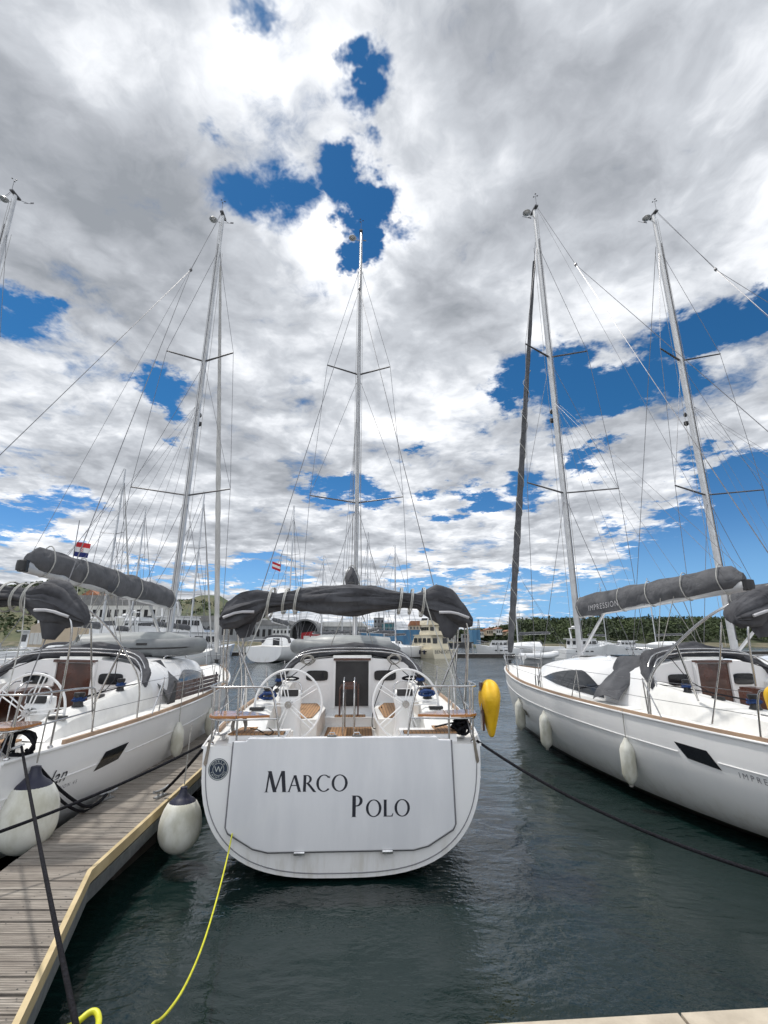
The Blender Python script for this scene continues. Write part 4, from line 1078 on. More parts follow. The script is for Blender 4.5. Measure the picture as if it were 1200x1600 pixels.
def cyl_fender(loc, top_z, s, label, L=.72):
    r = empty('cylinder_fender', loc); tag(r, label, 'fender', 'long white fenders'); rr = .125 * s; h = L / 2
    e = MB(); e.lathe([(.02, -h - .05), (.05, -h - .02), (rr * .8, -h + .04), (rr, -h + .12), (rr, h - .12), (rr * .8, h - .04), (.05, h + .03), (.03, h + .08)], n=24); e.build('body', M['fender'], r, smooth=60)
    e = MB(); e.tube([(0, 0, h + .05), (0, 0, top_z - loc[2])], .007, 6); e.lathe([(.035, 0), (.035, .02), (.012, .02)], (0, 0, -h - .07), 10); e.build('line', M['greyrope'], r)
def on_boat(root, s, side, z, out):
    x = side * (hx(s, z) + out); c, sn = math.cos(root.rotation_euler.z), math.sin(root.rotation_euler.z)
    return (root.location.x + x * c - s * sn, root.location.y + x * sn + s * c, z)
cyl_fender(on_boat(YL, 4.1, 1, .92, .13), 2.15, .9, 'white cylindrical fender between the left yacht and the jetty', .5)
cyl_fender(on_boat(YL, 6.3, 1, .90, .13), 2.2, .9, 'farther white cylindrical fender on the left yacht side', .5)
cyl_fender(on_boat(YR, 3.95, -1, .72, .14), 1.6, 1.0, 'nearest and largest of the long white fenders on the right yacht', .62)
cyl_fender(on_boat(YR, 7.2, -1, .68, .14), 2.2, 1.1, 'middle of the three long white fenders on the right yacht')
cyl_fender(on_boat(YR, 9.4, -1, .72, .14), 2.3, 1.1, 'long white fender nearest the bow of the right yacht')

# ------------------------------------------------------------------ yellow lifebuoy bags
def lifebuoy(root, s, x, label):
    c, sn = math.cos(root.rotation_euler.z), math.sin(root.rotation_euler.z)
    L = (root.location.x + x * c - s * sn, root.location.y + x * sn + s * c, 1.92)
    r = empty('lifebuoy', L, root.rotation_euler.z); tag(r, label, 'lifebuoy', 'lifebuoys in yellow covers')
    e = MB(); rr = []
    for z, wy, wx in ((-.40, .03, .03), (-.34, .07, .05), (-.24, .12, .075), (-.08, .20, .115), (.10, .26, .145), (.22, .24, .135), (.31, .16, .10), (.35, .05, .03)):
        ring = []
        for k in range(22):
            a = k * 2 * math.pi / 22; q = 1 + .38 * noise.noise(Vector((math.cos(a) * 2, math.sin(a) * 2, z * 5 + x)))
            ring.append((wx * math.cos(a) * q, wy * math.sin(a) * q, z))
        rr.append(ring)
    e.loft(rr); o = e.build('cover', M['yellow'], r, smooth=60)
    sb = o.modifiers.new('sub', 'SUBSURF'); sb.levels = sb.render_levels = 2
    e = MB(); e.box((-math.copysign(.115, x), 0, .0), (.03, .1, .62)); e.build('bracket', M['mahog'], r)
    return r
lifebuoy(YC, .28, 2.0, 'lifebuoy in a yellow cover on the stern rail of the middle yacht')
lifebuoy(YR, .95, -2.03, 'lifebuoy in a yellow cover on the stern rail of the right yacht')

# ------------------------------------------------------------------ dinghies upside down on the coachroofs
def dinghy(loc, rz, label, sc=1.):
    r = empty('inflatable_dinghy', loc, rz, sc); tag(r, label, 'dinghy', 'grey inflatables upturned on deck')
    # x axis = length, bow at +x ; upside-down so the hull is uppermost
    e = MB(); path = [(-1.35, -.52, .0), (-.6, -.56, 0), (.3, -.54, 0), (.85, -.38, .02), (1.22, -.14, .05), (1.32, 0, .06), (1.22, .14, .05), (.85, .38, .02), (.3, .54, 0), (-.6, .56, 0), (-1.35, .52, 0)]
    e.tube(path, .205, 16, sm=2); 
    for sy in (-.52, .52): e.tube([(-1.33, sy, 0), (-1.62, sy, .0)], .205, 16, r2=.03)
    e.build('tube', M['dinghy'], r, smooth=60)
    e = MB(); rr = []
    for x, hw, zt in ((-1.36, .45, .30), (-.8, .48, .35), (0, .47, .38), (.6, .38, .37), (1.0, .22, .30), (1.25, .05, .18)):
        rr.append([(x, -hw, .10), (x, -hw * .8, zt * .72), (x, 0, zt), (x, hw * .8, zt * .72), (x, hw, .10)])
    e.loft(rr, closed=False); e.build('hull', mat('dinghy_hull', (.30, .32, .32), (.25, .265, .27), 3, .45), r, smooth=60)
    e = MB(); pth = [(-1.3, -.76, .0), (-.6, -.77, 0), (.3, -.75, 0), (.9, -.57, .02), (1.35, -.25, .05), (1.53, 0, .06), (1.35, .25, .05), (.9, .57, .02), (.3, .75, 0), (-.6, .77, 0), (-1.3, .76, 0)]
    e.tube(pth, .018, 6, sm=2); e.build('rubbing_strake', M['black'], r, smooth=60)
    e = MB()
    for sy in (-1, 1): e.box((-.2, sy * .75, .10), (.22, .03, .04))
    e.build('handle', M['black'], r)
dinghy((-1.02, 12.1, 2.60), R(180 + 3), 'grey inflatable dinghy lying crosswise on the middle yacht behind its mast', .86)
dinghy((-6.05, 12.3, 2.60), R(38), 'grey inflatable dinghy on the left yacht beneath its boom', 1.05)

# gangway stored along the left yacht's rail
g = empty('gangway', (-4.2, 11.2, 1.62), HL); tag(g, 'slatted reddish wooden gangway lashed inside the left yacht rail', 'gangway')
e = MB()
for k in range(4): e.box((-.02, .2, .05 + k * .085), (.025, 2.7, .07))
e.build('slat', M['mahog'], g)
e = MB(); e.box((-.045, -1.15, .19), (.02, .06, .4)); e.box((-.045, 1.5, .19), (.02, .06, .4)); e.prism([(-1.5, -.02), (-1.16, -.02), (-1.16, .35), (-1.24, .35)], 'x', -.03, .0); e.build('frame', M['black'], g)

# Croatian-type tricolour on a flag halyard above the left boom
fl = empty('flag', (-6.34, 9.5, 4.45)); tag(fl, 'red, white and blue flag with chequered shield above the left boom', 'flag')
e = MB(); W_, H_ = .30, .30; nx = 12
for st_, mi in ((0, 2), (1, 1), (2, 0)):
    vs = []; fs = []
    for i in range(nx + 1):
        x = W_ * i / nx
        for j in range(3):
            z = (st_ + j / 2) * H_ / 3; vs.append((x, .03 * math.sin(x * 20 + z * 5), z + x * -.15))
    for i in range(nx):
        for j in range(2): k = i * 3 + j; fs.append((k, k + 1, k + 4, k + 3))
    e.add(vs, fs, mi)
e.build('cloth', [M['flagr'], M['flagw'], M['flagb']], fl, smooth=True)
e = MB()
for i in range(5):
    for j in range(5):
        x = .11 + i * .018; z = .11 + j * .018
        e.add([(x, -.012 + .03 * math.sin(x * 20 + z * 5), z - .15 * x), (x + .018, -.012 + .03 * math.sin((x + .018) * 20 + z * 5), z - .15 * x), (x + .018, -.012 + .03 * math.sin((x + .018) * 20 + z * 5), z + .018 - .15 * x), (x, -.012 + .03 * math.sin(x * 20 + z * 5), z + .018 - .15 * x)], [(0, 1, 2, 3)], (i + j) % 2)
e.build('shield', [M['flagr'], M['flagw']], fl)
e = MB(); e.tube([(0, 0, -.4), (0, 0, .75)], .008, 6); e.build('staff', M['wire'], fl)


# ------------------------------------------------------------------ background: shores, hills, buildings, boats
def X(u, Y, v=1000): return (u - 600) / (709.3 - (800 - v) * .262) * Y       # metres across for a bearing at distance Y
def Zp(v, Y): return 2.8 + (192.7 + (800 - v) * .965) / (709.3 - (800 - v) * .262) * Y
M['hillL'] = mat('scrub_hillside', (.05, .07, .03), (.12, .115, .065), .035, .95, detail=9)
M['hillR'] = mat('wooded_hillside', (.028, .042, .018), (.05, .06, .028), .06, .95, detail=8)
M['shore'] = mat('rocky_shore', (.15, .13, .085), (.06, .065, .035), .25, .95, detail=8)
M['leafd'] = mat('foliage_dark', (.020, .034, .014), (.078, .105, .04), .09, .9, detail=6)
M['wallw'] = mat('white_render', (.62, .62, .60), (.5, .5, .48), .3, .8)
M['wallg'] = mat('grey_cladding', (.26, .27, .28), (.20, .21, .22), .3, .7, stretch=(6, 1, .2))
M['roofg'] = mat('grey_roof', (.22, .22, .22), (.16, .16, .16), .3, .8)
M['roofr'] = mat('tiled_roof', (.34, .15, .08), (.25, .11, .06), .5, .8)
M['beige'] = mat('beige_render', (.48, .40, .30), (.38, .32, .24), .3, .8)
M['dockb'] = mat('blue_dock_steel', (.07, .20, .34), (.05, .14, .25), .25, .6, stretch=(2, 1, .3), detail=7)
M['teal'] = mat('teal_cladding', (.03, .13, .15), None, .3, .7)
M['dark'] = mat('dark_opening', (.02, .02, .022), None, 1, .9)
M['orange'] = mat('orange_render', (.45, .14, .05), None, .3, .8)
M['creamgel'] = mat('cream_gelcoat', (.66, .60, .46), (.60, .54, .41), .6, .35)
M['bluegel'] = mat('pale_blue_gelcoat', (.42, .50, .62), (.38, .45, .56), .6, .35)
M['whiteb'] = mat('white_boat_paint', (.72, .73, .74), (.64, .65, .66), .6, .35)

def terrain(name, ridge, y0, y1, yr, m, amp, step=10, foot=.2, seed=0):
    e = MB(); rr = []; x0, x1 = ridge[0][0], ridge[-1][0]; nx = int((x1 - x0) / step); ny = 16
    for j in range(ny + 1):
        y = y0 + (y1 - y0) * j / ny; t = (y - y0) / (yr - y0) if y < yr else 1 - .5 * (y - yr) / (y1 - yr)
        row = []
        for i in range(nx + 1):
            x = x0 + (x1 - x0) * i / nx; h = lerp_tab(ridge, x)
            z = foot + (h - foot) * (t ** .8 if t > 0 else 0) + noise.fractal(Vector((x * .02, y * .02, seed)), 1., 2., 5) * amp * min(1, t * 3)
            row.append((x, y + noise.noise(Vector((x * .03, seed, 0))) * 8 * (1 - j / ny), z if j else -1.))
        rr.append(row)
    e.loft(rr, closed=False); return tag(e.build(name, m, smooth=60), kind='structure')
def ridge(pts, Y): return [(X(u, Y, v), Zp(v, Y)) for u, v in pts]
LH = ridge([(-120, 930), (0, 922), (60, 915), (120, 905), (180, 908), (230, 928), (280, 941), (312, 938), (345, 937), (375, 950), (395, 958), (430, 974), (520, 986), (620, 990), (760, 985), (800, 980)], 620)
terrain('hills', LH, 330, 900, 620, M['hillL'], 9, 12, seed=1)
RF = ridge([(735, 994), (760, 992), (800, 984), (850, 981), (900, 980), (980, 980), (1060, 979), (1120, 980), (1250, 982), (1500, 985), (1800, 990)], 270)
terrain('wooded_hill', RF, 205, 420, 270, M['hillR'], 1.5, 6, seed=4)
terrain('shore', [(X(735, 200), 1.2), (X(800, 200), 1.8), (X(900, 200), 1.3), (X(1050, 200), 1.6), (X(1300, 200), 1.4), (X(1800, 200), 1.5)], 192, 232, 208, M['shore'], .8, 3, seed=8)
terrain('harbour_ground', [(-420, 1.8), (-60, 1.8), (X(735, 230), 1.8)], 228, 420, 236, M['shore'], .0, 20, foot=1.4)
# the wood on the right hill: reads as one mass
e = MB(); rnd = random.Random(11)
for k in range(1700):
    x = rnd.uniform(X(745, 215), 330); y = rnd.uniform(208, 300) if x > 60 else rnd.uniform(225, 300)
    zr = lerp_tab(RF, x * 270 / y * (y / 270)); t = max(0., min(1, (y - 205) / 65)); zg = .2 + (zr - .2) * t ** .8
    hgt = rnd.uniform(4.2, 6.4) * (1.0 if x > 75 else .55); r = hgt * rnd.uniform(.42, .6)
    conif = rnd.random() < .02
    if conif: hgt *= 1.25; r *= .5
    for q in range(48):
        a = rnd.uniform(0, 6.283); hh = rnd.random(); rr_ = r * math.sqrt(rnd.random()) * ((1 - hh * .85) if conif else math.sqrt(max(.05, 1 - (hh * 1.6 - .7) ** 2 * .8)))
        c = Vector((x + rr_ * math.cos(a), y + rr_ * math.sin(a), zg + hgt * (.15 + .85 * hh))); s_ = rnd.uniform(.3, .75)
        d1_ = Vector((rnd.uniform(-1, 1), rnd.uniform(-1, 1), rnd.uniform(-.6, .6))).normalized() * s_; d2_ = Vector((rnd.uniform(-1, 1), rnd.uniform(-1, 1), rnd.uniform(-1, 1))).normalized() * s_
        e.v += [tuple(c - d1_), tuple(c + d2_), tuple(c + d1_), tuple(c - d2_)]; n_ = len(e.v); e.f.append((n_ - 4, n_ - 3, n_ - 2, n_ - 1)); e.mi.append(0)
me = bpy.data.meshes.new('woodland'); me.from_pydata(e.v, [], e.f); me.materials.append(M['leafd']); o = bpy.data.objects.new('woodland', me); col.objects.link(o); tag(o, 'dark green mixed wood covering the low hill on the right', 'woodland', kind='stuff')
# scrub on the left hill and shore
e = MB(); rnd = random.Random(12)
for k in range(900):
    x = rnd.uniform(-560, 120); y = rnd.uniform(350, 600); h = lerp_tab(LH, x); t = (y - 330) / 290; zg = .2 + (h - .2) * t ** .8
    for q in range(12):
        c = Vector((x + rnd.gauss(0, 2.2), y + rnd.gauss(0, 2.2), zg + rnd.uniform(0, 4))); s_ = rnd.uniform(.8, 2.0)
        d1_ = Vector((rnd.uniform(-1, 1), rnd.uniform(-1, 1), rnd.uniform(-.6, .6))).normalized() * s_; d2_ = Vector((rnd.uniform(-1, 1), rnd.uniform(-1, 1), rnd.uniform(-1, 1))).normalized() * s_
        e.v += [tuple(c - d1_), tuple(c + d2_), tuple(c + d1_), tuple(c - d2_)]; n_ = len(e.v); e.f.append((n_ - 4, n_ - 3, n_ - 2, n_ - 1))
me = bpy.data.meshes.new('scrub'); me.from_pydata(e.v, [], e.f); me.materials.append(M['leafd']); o = bpy.data.objects.new('scrub', me); col.objects.link(o); tag(o, 'scattered green scrub over the far left hillside', 'scrub', kind='stuff')

# buildings
def building(name, u0, u1, vt, Y, depth, m, label, cat='building', roof='gable', roofm='roofg', wins=0, storeys=1, z0=1.4, door=False, vb=None, winm='dark'):
    xa, xb = X(u0, Y), X(u1, Y); zt = Zp(vt, Y); wd = xb - xa; H = zt - z0; cx = (xa + xb) / 2
    r = empty(name, (cx, Y + depth / 2, z0)); tag(r, label, cat)
    rh = .22 * H if roof != 'flat' else .05 * H
    wh = H - rh
    e = MB(); e.box((0, 0, wh / 2), (wd, depth, wh)); e.build('wall', M[m], r)
    e = MB()
    if roof == 'gable': e.prism([(-wd / 2 - .4, wh + .02), (wd / 2 + .4, wh + .02), (wd / 2 - wd * .06, H), (-wd / 2 + wd * .06, H)], 'y', -depth / 2 - .4, depth / 2 + .4)
    elif roof == 'flat': e.box((0, 0, wh + rh / 2 + .02), (wd + .3, depth + .3, rh))
    elif roof == 'peak': e.prism([(-wd / 2 - .4, wh + .02), (wd / 2 + .4, wh + .02), (0, H)], 'y', -depth / 2 - .4, depth / 2 + .4)
    e.build('roof', M[roofm], r)
    for st_ in range(storeys):
        for i in range(wins):
            x = -wd / 2 + wd * (i + .5) / wins; z = wh * (st_ + .55) / storeys
            f = MB(); f.box((x, -depth / 2 - .04, z), (wd / wins * .5, .12, wh / storeys * .42)); f.build('window', M[winm], r)
    if door: e = MB(); e.box((wd * .3, -depth / 2 - .06, wh * .35), (wd * .16, .14, wh * .7)); e.build('door', M['dark'], r)
    return r
building('shed', 398, 452, 969, 250, 30, 'wallg', 'long grey shed left of the arched hangar', wins=6)
building('workshop', 425, 454, 981, 222, 9, 'wallw', 'low white two-storey workshop left of the arched hangar', roof='flat', wins=5, storeys=2)
building('shed', 497, 570, 972, 250, 26, 'wallg', 'pale grey shed behind the red canopy boat', wins=8, roofm='wallw')
building('warehouse', 100, 240, 930, 330, 40, 'wallw', 'long pale warehouse on the far left shore', wins=12, storeys=2)
building('house', 117, 142, 921, 345, 14, 'orange', 'orange house on the left hillside above the boom', roof='peak', roofm='roofr', wins=3, storeys=2, z0=20)
building('warehouse', 240, 400, 962, 320, 40, 'wallg', 'low grey warehouse under the hill at left', wins=14)
building('apartment_block', 640, 676, 970, 300, 14, 'beige', 'beige block with brown roof behind the blue dock', wins=7, storeys=3, roofm='roofr')
building('apartment_block', 676, 712, 974, 310, 14, 'wallw', 'white block behind the cream motor yacht', wins=6, storeys=3, roof='flat')
building('control_tower', 584, 600, 965, 262, 6, 'wallg', 'square grey tower above the blue dock', wins=3, storeys=4, roof='flat')
building('workshop', 597, 616, 973, 255, 10, 'teal', 'teal clad workshop beside the grey tower', roof='flat', wins=3)
rnd = random.Random(9)
for i, (u, v, wu, mm, lb) in enumerate([(752, 984, 9, 'wallw', 'small white house leftmost on the right shore'), (766, 981, 10, 'beige', 'beige house with tiled roof beside the white one on the right shore'), (781, 980, 9, 'wallw', 'white house with tiled roof just left of the wood'), (796, 984, 8, 'beige', 'small beige house at the left end of the wood'), (812, 996, 12, 'wallw', 'low white shore building beneath the wood'), (872, 997, 16, 'wallw', 'long low white hut on the shore below the wood')]):
    building('house', u - wu / 2, u + wu / 2, v, 225 + i, 8, mm, lb, 'house', roof='peak' if i < 5 else 'gable', roofm='roofr' if i not in (4, 5) else 'roofg', wins=3, z0=1.6 if i > 3 else Zp(v + 12, 225))
# arched hangar
Y_ = 222; xa, xb = X(453, Y_), X(497, Y_); wd = xb - xa; H = Zp(967, Y_) - 1.4
r = empty('hangar', ((xa + xb) / 2, Y_, 1.4)); tag(r, 'dark arched hangar with an open front on the far quay', 'hangar')
arc = lambda w_, h_, n=18: [(-w_ / 2, 0)] + [(-w_ / 2 * math.cos(a), h_ * .5 + h_ * .5 * math.sin(a)) for a in [k * math.pi / n for k in range(n + 1)]] + [(w_ / 2, 0)]
e = MB(); o1, o2 = arc(wd, H), arc(wd * .92, H * .93)
for k in range(len(o1) - 1): e.prism([o1[k], o1[k + 1], o2[k + 1], o2[k]], 'y', 0, 26)
e.build('shell', M['roofg'], r)
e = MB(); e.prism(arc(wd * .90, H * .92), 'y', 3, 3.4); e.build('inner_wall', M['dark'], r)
# floating dock
def box_thing(name, u0, u1, v0, v1, Y, depth, m, label, cat, ribs=0):
    xa, xb = X(u0, Y), X(u1, Y); zt, zb = Zp(v0, Y), max(-.5, Zp(v1, Y)); r = empty(name, ((xa + xb) / 2, Y + depth / 2, zb)); tag(r, label, cat)
    wd, H = xb - xa, zt - zb
    e = MB(); e.box((0, 0, H / 2), (wd, depth, H)); e.build('side_wall', M[m], r)
    for i in range(ribs):
        e = MB(); e.box((-wd / 2 + wd * (i + .5) / ribs, -depth / 2 - .15, H / 2), (.35, .3, H * .98)); e.build('rib', M[m], r)
    e = MB()
    for z in (H + .5, H + 1.0): e.tube([(-wd / 2, -depth / 2, z), (wd / 2, -depth / 2, z)], .05, 5)
    for i in range(12): e.tube([(-wd / 2 + wd * i / 11, -depth / 2, H), (-wd / 2 + wd * i / 11, -depth / 2, H + 1)], .05, 5)
    e.build('railing', M['galv'], r); return r
box_thing('floating_dock', 562, 700, 984, 1012, 205, 14, 'dockb', 'long blue floating dock across the harbour', 'floating dock', 16)
box_thing('floating_dock', 738, 751, 984, 1012, 200, 12, 'dockb', 'narrow end wall of a blue floating dock, right of the cream motor yacht', 'floating dock', 2)
def barge(u0, u1, Y, label):
    xa, xb = X(u0, Y), X(u1, Y); wd = xb - xa; r = empty('workboat', ((xa + xb) / 2, Y, 0)); tag(r, label, 'workboat')
    e = MB(); e.prism([(-wd / 2, 1.6), (-wd / 2 + .8, -.4), (wd / 2 - .8, -.4), (wd / 2, 2.0)], 'y', -3, 3); e.build('hull', M['black'], r)
    e = MB(); e.box((wd * .2, 0, 3.4), (wd * .3, 4, 3.2)); e.build('wheelhouse', M['wallg'], r)
    e = MB(); e.box((wd * .2, -2.03, 4), (wd * .26, .08, 1.)); e.build('window', M['dark'], r)
    e = MB(); e.tube([(-wd * .2, 0, 1.8), (-wd * .2, 0, 9)], .15, 6); e.tube([(-wd * .2, 0, 8.5), (-wd * .42, 0, 5)], .1, 6); e.build('derrick', M['spar'], r)
barge(702, 738, 190, 'dark workboat with a derrick beside the blue dock end')
# cranes and aerials
def lattice(u, vt, Y, label, arm=0):
    r = empty('lattice_tower', (X(u, Y), Y, 1.5)); tag(r, label, 'tower'); H = Zp(vt, Y) - 1.5; e = MB()
    for sx in (-1, 1):
        for sy in (-1, 1): e.tube([(sx * .8, sy * .8, 0), (sx * .25, sy * .25, H)], .09, 4)
    n = 10
    for k in range(n):
        a, b = .8 - .55 * k / n, .8 - .55 * (k + 1) / n; s1 = 1 if k % 2 else -1
        e.tube([(s1 * a, -a, H * k / n), (-s1 * b, -b, H * (k + 1) / n)], .06, 4)
    e.build('tower_frame', M['spar'], r)
    if arm: e = MB(); e.tube([(-arm * .3, 0, H * .95), (arm, 0, H * .95)], .2, 5); e.build('jib', M['spar'], r)
lattice(733, 958, 260, 'slim lattice aerial right of the cream motor yacht'); lattice(592, 958, 262, 'lattice mast on top of the far grey tower', 0); lattice(749, 968, 280, 'shorter lattice aerial above the right shore houses')

# far pontoons
def pontoon(u0, u1, Y, label, v=1020, posts=4):
    xa, xb = X(u0, Y), X(u1, Y); r = empty('pontoon', ((xa + xb) / 2, Y, 0)); tag(r, label, 'pontoon'); wd = xb - xa
    e = MB(); e.box((0, 0, .25), (wd, 2.2, .5)); e.build('float', M['boot'], r)
    e = MB(); e.box((0, 0, .56), (wd + .1, 2.4, .1)); e.build('deck', M['wallg'], r)
    for i in range(posts):
        f = MB(); f.tube([(-wd / 2 + wd * (i + .5) / posts, 1.3, -1), (-wd / 2 + wd * (i + .5) / posts, 1.3, 2.2)], .14, 8); f.build('pile', M['galv'], r)
pontoon(-30, 448, 92, 'long low pontoon across the water at left', posts=10)
pontoon(640, 800, 82, 'low pontoon in front of the cream motor yacht', posts=4)
pontoon(790, 1400, 100, 'low pontoon behind the right yacht', posts=8)

# motor yachts
def motor_yacht(u, Y, rz, L, B, m, label, sup=((.18, .78, 1.75, 3.6),), fly=True, name=None, canopy=None, aft_dark=False, arch=True, sc=1., fenders=0, group=None):
    """local: y forward from the stern, sup = list of (y0, y1, z0, z1) as fractions of L"""
    r = empty('motor_yacht', (X(u, Y), Y, 0), rz, sc); tag(r, label, 'motor yacht', group)
    e = MB(); rr = []
    for t in (0, .1, .3, .5, .7, .82, .92, 1.0):
        b = B / 2 * (1 if t < .5 else max(.02, 1 - ((t - .5) / .5) ** 2.2)); zr = 1.35 + .75 * t ** 2
        row = []
        for k in range(9):
            q = k / 8; row.append((b * (1 - .18 * q ** 1.5 - (.5 * q if t > .6 else 0) * (t - .6) * 2), t * L - (.0 if t < .9 else q * .1 * L * .6), zr - (zr + .4) * q))
        rr.append(row + [(-x, y, z) for x, y, z in reversed(row)])
    e.loft(rr, closed=False); n = len(rr[0]); e.add(rr[0], [tuple(range(n))])
    e.add([(x, y, z) for R_ in rr for x, y, z in (R_[0], R_[-1])], [(2 * i, 2 * i + 1, 2 * i + 3, 2 * i + 2) for i in range(len(rr) - 1)])
    hl = e.build('hull', m, r, smooth=35)
    for sd_ in (-1, 1):
        for k in range(4):
            f = MB(); f.box((sd_ * (B / 2 * .985), L * (.22 + .1 * k), 1.05), (.10, .5, .16)); f.build('porthole', M['glass'], hl)
    e = MB()
    for sd_ in (-1, 1):
        for z in (.35, .7): e.tube([(sd_ * B / 2 * (1 if t < .5 else max(.02, 1 - ((t - .5) / .5) ** 2.2)) * .97, t * L, 1.35 + .75 * t ** 2 + z) for t in (.25, .4, .55, .7, .8, .9, .97)], .02, 5)
        for t in (.3, .42, .54, .66, .78, .9): b = B / 2 * (1 if t < .5 else max(.02, 1 - ((t - .5) / .5) ** 2.2)) * .97; e.tube([(sd_ * b, t * L, 1.3 + .75 * t ** 2), (sd_ * b, t * L, 2.05 + .75 * t ** 2)], .02, 5)
    e.build('railing', M['steel'], r)
    for q, (a, b, z0, z1) in enumerate(sup):
        e = MB(); w0 = B * (.40 - .05 * q); ya, yb = a * L, b * L; hh = z1 - z0
        e.loft([[(-w0, ya, z0), (w0, ya, z0), (w0 * .96, yb + .0, z0), (-w0 * .96, yb + .0, z0)], [(-w0 * .93, ya + .1, z1), (w0 * .93, ya + .1, z1), (w0 * .85, yb - hh * .55, z1), (-w0 * .85, yb - hh * .55, z1)]])
        e.box((0, (ya + yb - hh * .5) / 2 - .25, z1 + .05), (w0 * 1.98, yb - ya - hh * .2, .09))
        e.build('deckhouse', m if q else M['whiteb'] if m != M['creamgel'] else m, r)
        zc = z0 + hh * .62
        for sd_ in (-1, 1):
            for k in range(4):
                y = ya + (yb - hh * .5 - ya) * (k + .5) / 4; e = MB(); e.prism([(y - (yb - ya) * .085, zc - hh * .17), (y + (yb - ya) * .085, zc - hh * .17), (y + (yb - ya) * .07, zc + hh * .17), (y - (yb - ya) * .07, zc + hh * .17)], 'x', sd_ * w0 * .90, sd_ * w0 * .985); e.build('window', M['glass'], r)
        for k in (-1, 0, 1):
            e = MB(); zz = z0 + hh * .35; e.add([(k * w0 * .58 - w0 * .24, yb - hh * .2 + .03, zz), (k * w0 * .58 + w0 * .24, yb - hh * .2 + .03, zz), (k * w0 * .55 + w0 * .22, yb - hh * .47 + .03, z0 + hh * .86), (k * w0 * .55 - w0 * .22, yb - hh * .47 + .03, z0 + hh * .86)], [(0, 1, 2, 3)]); e.build('windscreen', M['glass'], r)
            if k or aft_dark:
                e = MB(); e.box((k * w0 * .55, ya + .02, z0 + hh * (.6 if not aft_dark else .45)), (w0 * .46, .1, hh * (.4 if not aft_dark else .75))); e.build('window', M['glass'] if not aft_dark else M['mahog'], r)
    zt = sup[-1][3]; yc = (sup[-1][0] + sup[-1][1]) / 2 * L
    if fly:
        e = MB(); w0 = B * .34
        e.loft([[(-w0, yc - L * .18, zt + .1), (w0, yc - L * .18, zt + .1), (w0, yc + L * .12, zt + .1), (-w0, yc + L * .12, zt + .1)], [(-w0, yc - L * .18, zt + .75), (w0, yc - L * .18, zt + .75), (w0 * .9, yc + L * .14, zt + .75), (-w0 * .9, yc + L * .14, zt + .75)]]); e.build('flybridge', m, r)
        e = MB(); e.prism([(-w0 * .8, zt + .8), (w0 * .8, zt + .8), (w0 * .7, zt + 1.2), (-w0 * .7, zt + 1.2)], 'y', yc + L * .11, yc + L * .125); e.build('flybridge_screen', M['glass'], r)
    if arch:
        e = MB(); w0 = B * .36; y = yc - L * .14; e.tube([(-w0, y, zt), (-w0 * .92, y - .3, zt + 1.7), (w0 * .92, y - .3, zt + 1.7), (w0, y, zt)], .12, 6); e.build('radar_arch', M['whiteb'], r)
        e = MB(); e.lathe([(.3, 0), (.34, .1), (.25, .25), (.01, .3)], (0, y - .3, zt + 1.8), 14); e.build('radar_dome', M['whiteb'], r, smooth=50)
        e = MB(); e.tube([(.4, y - .3, zt + 1.7), (.5, y - .5, zt + 4.2)], .025, 5); e.tube([(-.4, y - .3, zt + 1.7), (-.5, y - .5, zt + 3.6)], .025, 5); e.build('aerial', M['wallw'], r)
    if canopy:
        e = MB(); a, b, z0, z1 = sup[-1]; w0 = B * .43; y0 = a * L - L * .14; y1 = a * L + L * .16
        e.loft([[(-w0, y0, z0 + .6), (-w0 * .9, y0, zt + .6), (0, y0, zt + .9), (w0 * .9, y0, zt + .6), (w0, y0, z0 + .6)], [(-w0, y1, z0 + .6), (-w0 * .9, y1, zt + .6), (0, y1, zt + .9), (w0 * .9, y1, zt + .6), (w0, y1, z0 + .6)]]); e.build('canopy', M[canopy], r)
        e = MB()
        for k in (-1, 0, 1): e.box((k * w0 * .52, y0 - .03, (z0 + zt) / 2 + .45), (w0 * .44, .06, (zt - z0) * .55))
        e.build('canopy_window', M['wallw'], r)
    for k in range(fenders):
        f = MB(); f.lathe([(.02, -.35), (.16, -.25), (.16, .25), (.02, .35)], (-B / 2 - .1, L * (.25 + .14 * k), .9), 10); f.build('fender', M['navy'], r, smooth=50)
    if name:
        vs, fs = text_verts(name, B * .17); wm = max(v[0] for v in vs); e = MB(); e.add([(x - wm / 2, -.03, .75 + y) for x, y, _ in vs], fs); e.build('stern_lettering', M['ink'], hl)
    return r
motor_yacht(694, 76, R(24), 10.5, 4.1, M['creamgel'], 'cream motor yacht with its name across the stern, moored by the far pontoon', sup=((.12, .80, 1.4, 3.5), (.22, .55, 3.6, 5.1)), name='BENEDITUS', fenders=3)
motor_yacht(270, 80, R(-32), 13, 5.2, M['bluegel'], 'white and pale blue trawler yacht with an open brown saloon', sup=((.10, .66, 1.5, 3.7),), aft_dark=True, fly=True)
motor_yacht(222, 58, R(-30), 14, 4.6, M['whiteb'], 'large white flybridge motor yacht seen below the left boom', sup=((.15, .75, 1.6, 3.7), (.22, .55, 3.8, 5.6)), fly=False)
motor_yacht(150, 52, R(-20), 12, 4.3, M['whiteb'], 'white motor yacht with an open flybridge, left of the flybridge yacht under the boom', sup=((.15, .72, 1.6, 3.6),))
motor_yacht(42, 40, R(-35), 11, 4.0, M['whiteb'], 'white motor cruiser at the far left below the folded canvas', sup=((.2, .70, 1.6, 3.3),), arch=True, canopy='beige')
motor_yacht(178, 92, R(-15), 16, 5.0, M['whiteb'], 'tall white motor yacht behind the two flybridge yachts at left', sup=((.15, .75, 1.7, 4.2), (.22, .6, 4.3, 6.4)), fly=True)
